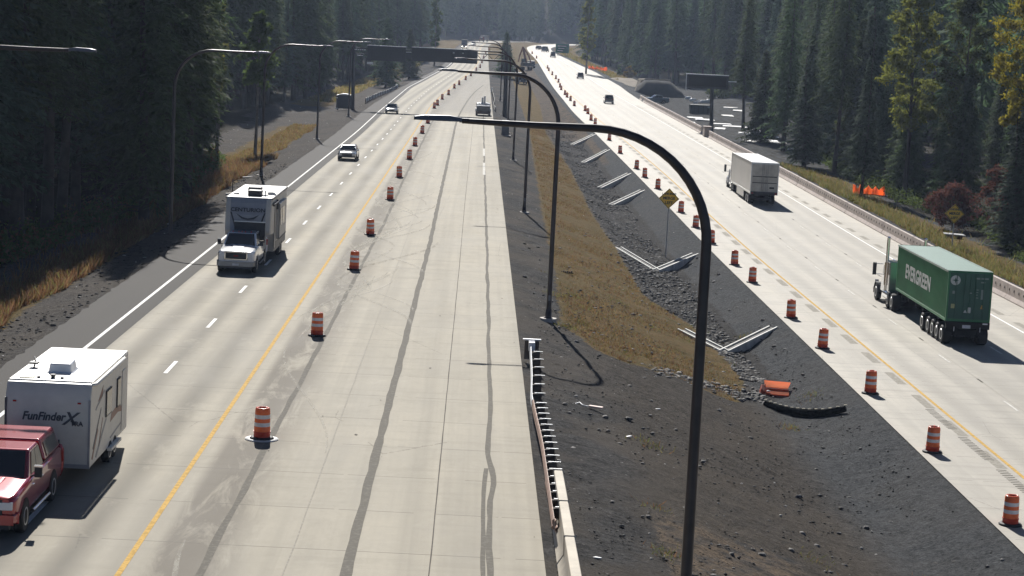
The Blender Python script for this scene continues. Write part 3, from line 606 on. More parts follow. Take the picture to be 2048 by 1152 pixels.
for sd_,H,R,ba,nb,tw,sp,dr,m,pw in spec:
    CON.append((me_quads('crown',conifer_crown(sd_,H,R,ba,nb,tw,sp,dr,pw=pw),m),trunk_mesh(sd_,H,.012*H,M['bark'],22,R,ba),H))
def decid_crown(seed,H,R,n,leaf=.22,base=.25,lobes=26):
    r=np.random.default_rng(seed); L=[]
    lobes=int(lobes*3)
    for i in range(lobes):
        t=base+(1-base)*r.random(); env=math.sin(PI*min(1,max(.08,(t-base)/(1-base)*.85+.12)))**.7; a=r.uniform(0,6.28); q=R*env*r.uniform(.3,1)
        L.append((math.cos(a)*q,math.sin(a)*q,H*t,R*r.uniform(.10,.30)))
    L=np.array(L); k=r.integers(0,lobes,n); d=r.normal(0,1,(n,3)); d/=np.linalg.norm(d,axis=1)[:,None]; P=L[k,:3]+d*L[k,3:4]*(r.random((n,1))**.7*1.25)*np.array([1,1,.75])
    D=r.normal(0,1,(n,3)); D[:,2]-=.5; D/=np.linalg.norm(D,axis=1)[:,None]; N=np.cross(D,r.normal(0,1,(n,3))); N/=np.linalg.norm(N,axis=1)[:,None]
    return quads(P,D,N,r.uniform(.7,1.3,n)*leaf*1.5,r.uniform(.7,1.2,n)*leaf*.45),L
def limb_mesh(seed,H,L,r0,m):
    b=MB(); b.tube([(0,0,-.5),(.1,0,H*.3),(0,.15,H*.6),(.1,0,H*.92)],[r0*1.2,r0*.8,r0*.5,.04],8)
    for x,y,z,rr in L[::3]: b.tube([(0.05,.05,max(.8,z-.35*math.hypot(x,y)-1.2)),(x*.5,y*.5,z-.5),(x,y,z)],[r0*.28,r0*.18,.02],5,caps=False)
    o=b.build('x',m); me=o.data; bpy.data.objects.remove(o); return me
def tree_thing(name,label,cat,group,crown,trunk,loc,sc,rz,sx=1.0):
    t=thing(name,label,cat,loc,rz,group); t.scale=(sc*sx,sc*sx,sc); link('trunk',trunk,t); link('crown',crown,t); return t
random.seed(21)
XFL=pchip([(40,-28.5),(107,-28.2),(117,-27.0),(131,-26.2),(146,-25.2),(160,-24.6),(175,-24.8),(207,-26.0),(213,-27),(225,-33),(312,-36.5),(345,-34),(397,-31),(473,-30.5),(593,-29),(735,-21.5),(880,-19),(960,-17),(1010,-12)])
XFR=pchip([(100,47.5),(165,46.8),(205,50),(215,47.5),(243,47),(278,48.5),(300,50),(345,54),(400,60),(470,63),(560,60),(640,51),(700,48),(790,42.5),(900,40),(1084,55)])
placed=[]
def free(x,y,d):
    for a,b_ in placed:
        if abs(b_-y)<d and (a-x)**2+(b_-y)**2<d*d: return False
    placed.append((x,y)); return True
def in_view(x,y,z,mg=60):
    d=np.array([x,y,z-CAMH]); k=F_PX/d.dot(_F); return -mg-120*60/y<1024+d.dot(CAM_RIGHT)*k<2048+mg+120*60/y
cand=[]
def row(side,y0,y1,depth,n,dmin,base=0):
    for i in range(n):
        y=y0+(y1-y0)*random.random(); d=base+depth*random.random()**1.25
        x=(XFL(y)-1.0-d) if side<0 else (XFR(y)+1.2+d)
        if in_view(x,y,8) and free(x,y,dmin*(1 if d<12 else 1.35)): cand.append((x,y,side,d))
# front edge first (trees one can tell apart), then what stands behind them
row(-1,84,215,3,260,3.4); row(-1,84,250,34,420,4.4,base=3)
row(1,120,300,3,200,4.6); row(1,130,330,34,260,5.2,base=3)
row(-1,215,420,3,120,5.2); row(1,300,560,4,90,6.2)
row(-1,215,480,30,240,6.6,base=3); row(1,300,600,30,190,7.2,base=4)
row(-1,420,760,4,110,6.5); row(1,560,860,4,100,7)
cand.sort(key=lambda c:(c[3]>4,c[1])); print('conifer candidates',len(cand))
LBL={(-1,0):('tall dark conifer at the front edge of the forest left of the highway','conifers along the left forest edge'),(-1,1):('dark conifer deep inside the forest left of the highway','conifers inside the left forest'),
     (1,0):('dark conifer at the front edge of the forest right of the highway','conifers along the right forest edge'),(1,1):('dark conifer standing inside the forest right of the highway','conifers inside the right forest')}
nC=0
for (x,y,side,d) in cand[:262]:
    k=random.choice([0,1,1,3,0,2]) if d<8 or side<0 else random.choice([0,1,3,3])
    if side>0 and d<4 and y<330: k=random.choice([4,5,2,0])
    H=CON[k][2]; sc=random.uniform(.85,1.18)*(1.0 if side<0 else 1.02)
    if side<0 and y>215 and d<4: sc*=.85
    if y>600: sc*=random.uniform(.95,1.15)
    gz=ground_z(x,y); dd=np.array([x,y,10-CAMH]); px_=1024+dd.dot(CAM_RIGHT)*F_PX/dd.dot(_F)
    lim=None
    if side>0 and px_>1765 and y<330: lim=random.uniform(90,190)
    if side<0 and 385<px_<555 and y<240: lim=random.uniform(60,150)
    if lim is not None: sc=min(sc,max(.3,(atY(px_,lim,y).z-gz)/H))
    lb,gr=LBL[(side,int(d>4))]
    tree_thing('conifer',lb,'tree',gr,CON[k][0],CON[k][1],(x,y,ground_z(x,y)),sc,random.uniform(0,6.28)); nC+=1
print('conifers',nC)
for (x,y,k,sc,lb) in ((-22.6,141,0,.86,'overhanging conifer whose shadow falls on the left shoulder before the second lamp pole'),(-22.9,151,3,.78,'tall conifer just behind the second lamp pole on the left verge'),(-22.8,163,1,.82,'conifer at the forest edge left of the fifth wheel camper roof')):
    tree_thing('conifer',lb,'tree','conifers along the left forest edge',CON[k][0],CON[k][1],(x,y,ground_z(x,y)),sc,x*y%6,1.12)
# single trees the photo shows plainly
def spec_tree(label,k,px,py,ptop,name='conifer',Hf=None,sx=1.0,y=None):
    p=at(px,py) if y is None else None
    if y is not None: q=atY(px,py,y); p=Vector((q.x,y,ground_z(q.x,y)))
    top=atY(px,ptop,p.y).z; H=CON[k][2]; t=tree_thing(name,label,'tree',None,CON[k][0],CON[k][1],p,(top-p.z)/H,random.uniform(0,6.28),sx); return t
spec_tree('medium pointed fir standing forward right of the message sign, full to the ground',4,1608,335,88,sx=1.35)
spec_tree('pointed green fir beside the orange netting, in front of the right forest',2,1722,392,112,sx=1.05)
spec_tree('broad dark fir with bright drooping tips at the far right edge of the photo',4,2030,500,210,sx=1.6)
spec_tree('slim light fir between the message sign and the white truck',5,1522,285,100,sx=1.25)
spec_tree('tall dark fir right behind the side arm of the message sign',1,1486,262,-20,sx=1.0)
spec_tree('broad dark fir between the slim light fir and the medium pointed fir',0,1565,300,-40,sx=1.0)
spec_tree('tall narrow fir rising behind the orange netting and the pointed green fir',3,1668,345,-60,sx=.9)
spec_tree('lone small dark conifer in the median behind the overhead sign',5,1011,122,64,sx=1.5,y=560)
spec_tree('pale green fir beyond the far left lamp arms, above the overhead sign',5,772,150,36,sx=1.3,y=470)
spec_tree('small pale green fir left of the long sign panel',5,818,140,58,sx=1.5,y=520)
def decid(label,seed,px,py,ptop,wpx,n,leaf,m,bm='bark',y=None,base=.25,cat='tree',name='deciduous_tree',lobes=26):
    if y is None: p=at(px,py)
    else: q=atY(px,py,y); p=Vector((q.x,y,ground_z(q.x,y)))
    top=atY(px,ptop,p.y).z; H=top-p.z; R=wpx/2/(F_PX/p.y)
    cv,L=decid_crown(seed,H,R,n,leaf,base,lobes); t=thing(name,label,cat,p,0)
    link('trunk',limb_mesh(seed,H,L,max(.05,H*.011),M[bm]),t); link('crown',me_quads('crown',cv,M[m]),t); return t
decid('gold and orange leaved maple at the upper right corner of the photo',1,2030,490,-60,150,15000,.20,'leaf_gold',y=182,base=.45)
decid('tall yellow green cottonwood in the upper right, left of the gold maple',2,1815,300,-25,125,13000,.24,'leaf_yellow',y=225,base=.35)
decid('thin olive leaved tree between the cottonwood and the gold maple',3,1920,320,-20,120,9000,.22,'leaf_green',y=215,base=.35)
decid('thin yellow leaved tree in the left forest just above the second lamp arm',4,432,330,5,26,2600,.26,'leaf_yellow','bark_pale',y=212,base=.45,lobes=12)
decid('small yellow green tree behind the left end of the second lamp arm',5,402,330,82,44,2600,.26,'leaf_yellow','bark_pale',y=205,base=.4,lobes=14)
decid('round yellow green tree leaning out of the left forest behind the lamp arm tip',6,510,300,28,70,5200,.30,'leaf_green','bark_pale',y=222,base=.5,lobes=16)
decid('pale leaved tree on the right forest edge above the green sign',7,1172,140,-8,34,3600,.5,'leaf_yellow','bark_pale',y=640,base=.2,lobes=16)
decid('pale green tree at the inner end of the left far forest',8,868,140,-10,24,3000,.5,'leaf_green','bark_pale',y=640,base=.3,lobes=14)
decid('rust red leaved bush behind the right yellow diamond sign',9,1903,458,372,112,6500,.15,'leaf_red',base=.1,cat='bush',name='bush',lobes=22)
decid('dark plum coloured bush to the right of the rust red bush',12,1985,470,330,70,4500,.15,'leaf_red',base=.1,cat='bush',name='bush',lobes=18)
decid('yellow leaved bush on the far right bank before the gravel mound',10,1258,158,134,26,1800,.3,'leaf_gold',base=.05,cat='bush',name='bush',lobes=10)
decid('small green bush beside the yellow bush on the far right bank',11,1238,152,136,12,900,.3,'leaf_green',base=.05,cat='bush',name='bush',lobes=7)
decid('low green brush behind the message sign on the cleared ground',13,1440,196,174,60,2600,.3,'leaf_green',base=.05,cat='bush',name='bush',lobes=14)
# undergrowth along the forest feet: one mass
def brush(name,label,n,fn,m,seed,leaf=.16):
    r=np.random.default_rng(seed); P=[]
    for i in range(n):
        x,y,h=fn(r); P.append((x,y,ground_z(x,y)+h))
    P=np.array(P);D=r.normal(0,1,(len(P),3));D/=np.linalg.norm(D,axis=1)[:,None];N=np.cross(D,r.normal(0,1,(len(P),3)));N/=np.linalg.norm(N,axis=1)[:,None]
    o=link(name,me_quads(name,quads(P,D,N,r.uniform(.7,1.4,len(P))*leaf*1.6,r.uniform(.7,1.2,len(P))*leaf*.5),m),kind='stuff'); tag(o,label,'undergrowth'); return o
def bl(r):
    y=80+r.random()*135; d=-.2+abs(r.normal())*2.2; h=abs(nz3(y,d,.45))*2.0+.1; return (XFL(y)+.6-d,y,r.random()*h*1.4)
def br(r):
    y=130+r.random()*170; d=abs(r.normal())*2.2; h=abs(nz3(y,d,.4,7))*2.2+.15; return (XFR(y)-1.5+d,y,r.random()*h*1.4)
brush('undergrowth','low brown and green brush at the foot of the left forest',26000,bl,[M['leaf_green']],31)
brush('undergrowth','low red brown brush in the left forest margin',7000,bl,[M['leaf_red']],32)
brush('undergrowth','low dark brush at the foot of the right forest',20000,br,[M['leaf_green']],33)
# the rest of the forest, one mass
low=[conifer_crown(40+i,26+3*i,3.6+.2*i,.12,70,5,1,.45,low=True) for i in range(4)]; 
def low_tree(i):
    v=low[i]; H=26+3*i; r0=.3; a=np.arange(4)*PI/2; rb=np.stack([np.cos(a)*r0,np.sin(a)*r0,0*a-1],1); rt=np.stack([np.cos(a)*.05,np.sin(a)*.05,0*a+H*.95],1)
    tq=[]; 
    for k in range(4): j=(k+1)%4; tq+=[rb[k],rb[j],rt[j],rt[k]]
    return np.concatenate([v,np.array(tq)])
low=[low_tree(i) for i in range(4)]
def forest(name,label,pts,m):
    V=[]
    for x,y in pts:
        v=low[random.randrange(4)]; a=random.uniform(0,6.28); s=random.uniform(.75,1.2); ca,sa=math.cos(a)*s,math.sin(a)*s
        V.append(np.stack([v[:,0]*ca-v[:,1]*sa+x,v[:,0]*sa+v[:,1]*ca+y,v[:,2]*s+ground_z(x,y)],1))
    V=np.concatenate(V); o=link(name,me_quads(name,V,m),kind='stuff'); tag(o,label,'forest'); print(name,len(pts),len(V)//4)
pts=[(c[0],c[1]) for c in cand[262:]]
for i in range(3000):
    y=random.uniform(230,1000); side=random.choice((-1,1)); d=random.uniform(6,75); x=(XFL(y)-d) if side<0 else XFR(y)+d
    if in_view(x,y,8) and free(x,y,5.5): pts.append((x,y))
forest('forest','dense dark conifer forest behind the front trees on both sides',pts[:900],[M['needles']])
pts=[]
for i in range(6500):
    y=1092+(1620-1092)*random.random()**1.4; x=random.uniform(-.16*y-30,.26*y+60)
    rl=XY['RB'](min(y,1120)); ll=XY['LA'](min(y,1120))
    if y<1112 and ll-6<x<rl+8: continue
    if in_view(x,y,30) and free(x,y,5.2): pts.append((x,y))
for i in range(900):
    y=random.uniform(900,1095); side=random.choice((-1,1)); x=(XY['LA'](y)-12-random.random()*60) if side<0 else (XY['RB'](y)+10+random.random()*60)
    if in_view(x,y,10) and free(x,y,6): pts.append((x,y))
forest('hillside_forest','hazy blue conifer hillside where the highway bends out of sight',pts[:1900],[M['needles']])
# ================================================================= lamp poles
M['pole']=mat('weathered dark steel',(.040,.028,.027),.36,spec=.45,var=.3,scale=2); M['lamp_head']=mat('lamp head grey',(.16,.16,.17),.3,metal=.5,var=.05); M['footing']=mat('concrete footing',(.48,.45,.41),.85)
def lamp_proto(label):
    t=thing('street_lamp',label,'lamp pole',(0,0,0)); H=11.65; R=2.35; b=MB()
    path=[(0,0,.05),(0,0,3),(0,0,6),(0,0,H-R)]+[(-R+R*math.cos(a),0,H-R+R*math.sin(a)) for a in np.linspace(0,PI/2,14)[1:]]+[(-3.6,0,H),(-5.0,0,H+.02)]
    b.tube(path,[.125,.118,.112,.105]+list(np.linspace(.103,.085,13))+[.07,.055],14); b.build('pole',M['pole'],t)
    b=MB(); b.tube([(-4.85,0,H+.03),(-5.05,0,H+.03)],.05,8); b.loft([[(x,-w,H+.0),(x,w,H+.0),(x,w*.8,H+h),(x,-w*.8,H+h)] for x,w,h in ((-5.0,.07,.08),(-5.25,.16,.12),(-5.75,.17,.11),(-5.95,.10,.07))]); b.build('lamp_head',M['lamp_head'],t,bevel=.012)
    b=MB(); b.lathe([(.24,0),(.24,.05),(.16,.08),(.15,.45),(.125,.5)],12); b.build('base_collar',M['pole'],t)
    b=MB(); b.lathe([(.42,-.5),(.42,.04)],14); b.build('footing',M['footing'],t)
    b=MB(); b.box(-.06,.06,-.135,-.12,.9,1.15); b.build('hand_hole',M['lamp_head'],t)
    return t
mlab=['nearest lamp pole, rising from the bottom edge with its curved arm across the picture','second lamp pole in the median, its footing beside the head of the guardrail','third lamp pole in the median, standing left of the brown grass','fourth lamp pole in the median, thin, near the grey cabinet','fifth lamp pole in the median, just before the overhead sign post','sixth lamp pole in the median, behind the overhead sign arm','seventh lamp pole in the median, faint in the distance']
ys_=[43.0,100.5,160.3,224.9,284,345,405]
pr=lamp_proto(mlab[0]); pr['group']='lamp poles in the median'
for i,y in enumerate(ys_):
    x=[4.9,3.88,3.87,3.94,4.0,4.0,4.0][i]; loc=(x,y,ground_z(x,y)+.02)
    if i==0: pr.location=(x,y,0.05); pr.scale=(1.05,1,1.0)
    else: o=dup(pr,loc,0,1.0,label=mlab[i],group='lamp poles in the median')
    if i==1: o.scale=(1,1,1.02)
llab=['left edge lamp arm reaching in from outside the frame over the forest','lamp pole in the shade of the left forest, above its curved shadow','lamp pole on the left verge directly behind the fifth wheel camper','lamp pole on the left verge beside the golden grass patch','lamp pole on the left verge standing before the boxy trailer']
for i,(y,x) in enumerate(((71.5,-19.2),(130,-19.15),(183.3,-19.1),(245.2,-19.1),(309,-19.5))):
    dup(pr,(x,y,ground_z(x,y)+.02),PI,(1,.85,1.06) if i==0 else 1.0,label=llab[i],group='lamp poles along the left verge')
# ================================================================= traffic drums
M['drum']=mat('drum orange',(.98,.17,.045),.5,var=.22,scale=5); M['band']=mat('white reflective band',(.74,.74,.76),.45,var=.16,scale=6); M['drum_top']=mat('drum lid',(.72,.13,.06),.25,var=.05); M['rubber']=mat('black rubber',(.02,.02,.02),.7); M['drum_dark']=mat('drum skirt',(.55,.05,.025),.55,var=.1)
def drum_proto():
    t=thing('traffic_drum','x','traffic drum'); b=MB()
    b.lathe([(.255,.05),(.25,.20),(.262,.205),(.262,.24)],22); b.build('skirt',M['drum_dark'],t)
    b=MB(); b.lathe([(.245,.24),(.245,.40)],22); b.lathe([(.237,.52),(.237,.64)],22); b.lathe([(.229,.76),(.227,.90),(.205,.955)],22); b.build('body',M['drum'],t)
    for z0,z1,r in ((.40,.52,.243),(.64,.76,.235)):
        b=MB(); b.lathe([(r,z0),(r,z1)],22,caps=False); b.build('reflective_band',M['band'],t)
    b=MB(); b.lathe([(.205,.955),(.20,.962),(.15,.965),(.145,.935),(0.01,.935)],22); b.build('lid',M['drum_top'],t)
    b=MB(); b.box(-.10,.10,-.02,.02,.935,1.0); b.box(-.14,-.08,-.02,.02,.93,.98); b.box(.08,.14,-.02,.02,.93,.98); b.build('handle',M['drum_top'],t)
    b=MB(); b.lathe([(.27,.0),(.36,.0),(.37,.03),(.33,.07),(.27,.075)],24); b.build('base_ring',M['rubber'],t)
    return t
DL=[(-6.6,66.4),(-6.6,89.3),(-6.6,114.4),(-6.7,134.2),(-6.7,162.3),(-7.0,187.1),(-7.0,213.5),(-7.2,238.5),(-7.3,267.6),(-7.3,296.6),(-7.7,351.9),(-7.4,366),(-7.2,395.2),(-6.4,421.1),(-5.8,461.2),(-5.0,485.2),(-3.8,523),(-2.7,557),(-1.4,601.8),(-.4,632),(.1,680),(.6,730),(1.4,780),(2.8,836)]
DR=[(18.75,68.4),(18.75,80.6),(18.75,94),(18.75,107.7),(18.8,119.4),(18.8,136.5),(18.8,146.9),(18.8,161.4),(18.75,173.8),(18.8,187),(18.7,211.7),(18.5,226.1),(18.45,238.3),(18.4,265),(18.6,292.8),(19,336.4),(19,349.3),(19.6,373.3),(19.7,385.2),(18.6,405.6),(18.9,430.8),(18.9,450.2),(19.1,465.3),(19.4,497.9),(19.8,515.6),(20.8,553.4),(21.1,581.3),(21.1,614.5),(21.2,649.2),(21.5,672),(20.4,774.2),(20,828.8)]
pd=drum_proto(); first=True
for L,zf,txt,gr in ((DL,zL,'orange and white drum, {} in the row along the closed left lanes','drums along the closed left lanes'),(DR,zR,'orange and white drum, {} in the row along the right lanes','drums along the right lanes')):
    for i,(x,y) in enumerate(L):
        lb=txt.format(ORD[i]+(' from the camera' if i else ' to the camera')); 
        if first: pd.location=(x,y,zf(y)+.006); pd['label']=lb; pd['group']=gr; pd.scale=(1.08,)*3; first=False; continue
        o=dup(pd,(x+random.uniform(-.05,.05),y,zf(y)+.006),random.uniform(-3,3),1.08*random.uniform(.97,1.03),label=lb,group=gr); o.rotation_euler[0]=random.uniform(-.03,.03); o.rotation_euler[1]=random.uniform(-.03,.03)
white=mat('white plastic ring',(.7,.69,.66),.6)
b=MB(); b.lathe([(.33,0),(.55,0),(.55,.02),(.33,.022)],26); o=b.build('base_weight_ring',white); o.location=(-6.6,66.35,.004); tag(o,'flat white ring lying around the foot of the nearest left drum','ring')
# ================================================================= signs
M['sign_yellow']=mat('yellow sign sheeting',(.95,.56,.04),.5,var=.08); M['black']=mat('black paint',(.015,.015,.016),.6); M['sign_back']=mat('sign back',(.055,.057,.062),.5,metal=.3,var=.1); M['post_grey']=mat('grey steel post',(.38,.38,.37),.5,metal=.5)
def diamond(label,x,y,z,h,gz):
    t=thing('warning_sign',label,'sign',(x,y,gz),0); z-=gz
    for nm,k,y0,y1,m_ in (('sign_face',h,-.02,0,'sign_yellow'),('border',h*.955,-.026,-.021,'black'),('inner_face',h*.955-.05,-.031,-.0265,'sign_yellow')):
        b=MB(); b.prism([(0,-k),(k,0),(0,k),(-k,0)],'y',y0,y1); o=b.build(nm,M[m_],t); o.location=(0,0,z)
    for s_,dz in (('LANE ENDS',.36),('MERGE',.02),('LEFT',-.34)): text_part(s_,.30 if len(s_)<8 else .21,M['black'],t,(0,-.037,z+dz*h/.8),(PI/2,0,0),bold=.008)
    b=MB(); b.box(-.045,.045,.0,.07,-.3,z+h*.6); b.build('post',M['post_grey'],t)
    return t
diamond('yellow LANE ENDS MERGE LEFT diamond sign between the median ditch and the drums',15.0,159,1.43,.80,ground_z(15,159))
diamond('yellow LANE ENDS MERGE LEFT diamond sign behind the right barrier, by the red bush',41.0,175,.08,.84,ground_z(41,175))
# overhead sign structure over the left lanes
Y=337; t=thing('overhead_sign','dark overhead sign gantry with two long panels above the left lanes','overhead sign',(0,Y,0)); b=MB()
b.tube([(4.2,0,-.4),(4.0,0,10.0)],[.38,.30],12); b.build('post',M['sign_back'],t)
b=MB(); b.tube([(-20.6,0,-.4),(-20.9,0,10.2)],[.30,.24],12); b.build('post',M['sign_back'],t)
b=MB()
for dz in (0,.95):
    for dy in (0,.8): b.tube([(-20.9,dy,8.9+dz),(4.0,dy,8.9+dz)],.09,6)
x=-20.9
while x<3.5: b.tube([(x,0,8.9),(x+.95,0,9.85)],.05,5); b.tube([(x+.95,0,9.85),(x+1.9,0,8.9)],.05,5); b.tube([(x,0,8.9),(x,.8,8.9)],.04,4); b.tube([(x+.95,.8,9.85),(x,0,9.85)],.04,4); x+=1.9
b.build('truss',M['sign_back'],t)
for x0,x1,z0,z1 in ((-18.6,-12.35,7.95,10.32),(-11.4,-.7,8.2,10.36)):
    b=MB(); b.box(x0,x1,-.35,-.15,z0,z1); b.build('sign_panel',M['sign_back'],t); b=MB(); b.box(x0-.03,x1+.03,-.42,-.12,z1,z1+.09); b.build('panel_top_trim',M['galv'],t)
b=MB(); b.box(-12.3,-11.45,-.3,-.15,8.4,9.5); b.box(-12.3,-11.45,-.36,-.15,9.5,9.58,1); b.build('small_panel',[M['sign_back'],M['galv']],t)
for x in (-4.6,-3.1): b=MB(); b.lathe([(.12,0),(.16,.08),(.1,.2)],10,c=(x,-.5,9.7)); b.build('fixture',M['galv'],t)
b=MB(); 
for k in range(6): b.box(-20.9+k*.35,-20.65+k*.35,-.15,-.05,9.52,9.62)
b.box(-18.6,-17.6,-.2,-.1,7.3,7.65); b.box(-20.2,-19.3,-.15,-.05,8.6,8.68); b.build('bracket',M['galv'],t)
# message sign on the right
Y=334; t=thing('message_sign','dark overhead message board on a single post behind the right barrier','message sign',(0,Y,0)); gz=ground_z(37.6,Y)
b=MB(); b.tube([(37.75,0,gz-.3),(37.3,0,7.4)],[.34,.27],12); b.build('post',M['sign_back'],t)
b=MB(); b.box(33.2,39.95,-.35,.3,6.15,8.3); b.build('cabinet',M['sign_back'],t,bevel=.04); b=MB(); b.box(33.1,40.0,-.4,.35,8.3,8.42); b.box(33.08,33.2,-.4,-.3,5.6,8.4); b.build('trim',M['galv'],t)
b=MB(); b.box(39.95,41.3,-.1,.1,7.35,7.5); b.build('side_arm',M['galv'],t)
b=MB(); b.box(33.5,39.6,-.37,-.355,6.45,8.05); b.build('display',M['black'],t)
# far green guide sign
p=atY(1125,91,830); t=thing('guide_sign','green guide sign at the far right bend of the highway','sign',(p.x,p.y,ground_z(p.x,p.y))); b=MB(); b.box(-2.7,2.7,-.06,.06,1.0,4.6); b.build('sign_face',mat('sign green',(.01,.16,.11),.5),t)
for x in (-1.8,1.8): b=MB(); b.box(x-.1,x+.1,.06,.2,-.5,4.4); b.build('post',M['post_grey'],t)
b=MB(); b.box(-1.9,1.5,-.075,-.065,3.5,3.9); b.box(-1.6,.8,-.075,-.065,2.6,2.95); b.box(-1.9,.3,-.075,-.065,1.7,2.05); b.build('legend',M['band'],t)
# ================================================================= vehicles (local: nose +Y, origin on the ground)
M['glass']=mat('dark glass',(.012,.014,.017),.08,spec=.8,var=.05); M['glass_tint']=mat('tinted side glass',(.05,.052,.05),.12,spec=.6,var=.1); M['chrome']=mat('chrome',(.75,.76,.78),.15,metal=1,var=.03); M['tyre']=mat('tyre',(.018,.018,.019),.8); M['rim']=mat('wheel rim',(.55,.56,.58),.3,metal=.8); M['plastic']=mat('dark plastic',(.03,.03,.033),.6)
M['lens']=mat('headlight lens',(.75,.77,.8),.1,var=.03,spec=.9); M['tail']=mat('tail light',(.35,.01,.01),.25)
M['plate']=mat('licence plate',(.55,.56,.58),.5); M['lit_head']=mat('lit headlamp',(1.0,.93,.8),.3,emit=6); M['under']=mat('underbody',(.012,.012,.013),.9)
def paint(name,col,rough=.28,metal=.3): return mat(name,col,rough,metal=metal,var=.04,coat=1.0,scale=.5)
def wheel(t,x,y,r,w,side,dual=False,rimm='rim',nm='wheel'):
    b=MB(); a,c=(x-w,x) if side>0 else (x,x+w); rings=[]
    for xx,rr in ((a,r*.93),(a+w*.12,r),(c-w*.12,r),(c,r*.93)): rings.append([(xx,y+rr*math.cos(k*2*PI/22),r+rr*math.sin(k*2*PI/22)) for k in range(22)])
    b.loft(rings,0,True); o=b.build(nm,M['tyre'],t)
    b=MB(); xo=x+(.006 if side>0 else -.006); b.loft([[(xo-side*.05,y+r*.62*math.cos(k*2*PI/16),r+r*.62*math.sin(k*2*PI/16)) for k in range(16)],[(xo,y+r*.58*math.cos(k*2*PI/16),r+r*.58*math.sin(k*2*PI/16)) for k in range(16)],[(xo-side*.02,y+r*.22*math.cos(k*2*PI/16),r+r*.22*math.sin(k*2*PI/16)) for k in range(16)]]); b.build('rim',M[rimm],o); return o
def csec(y,hw,zb,zt,tuck=.10,sh=.16): return [(-hw*.93,y,zb),(-hw*.985,y,zb+.14),(-hw,y,(zb+zt)/2),(-hw*.985,y,zt-sh),(-hw+tuck*.9,y,zt-.02),(-hw*.5,y,zt+.025),(0,y,zt+.035),(hw*.5,y,zt+.025),(hw-tuck*.9,y,zt-.02),(hw*.985,y,zt-sh),(hw,y,(zb+zt)/2),(hw*.985,y,zb+.14),(hw*.93,y,zb)]
def arch(t,x,y,r,side):
    b=MB(); b.loft([[(x+side*.004,y+r*math.cos(a),r*.86+r*math.sin(a)) for a in np.linspace(0,PI,15)],[(x-side*.12,y+r*math.cos(a),r*.86+r*math.sin(a)) for a in np.linspace(0,PI,15)]],close=True); b.build('wheel_arch',M['under'],t)
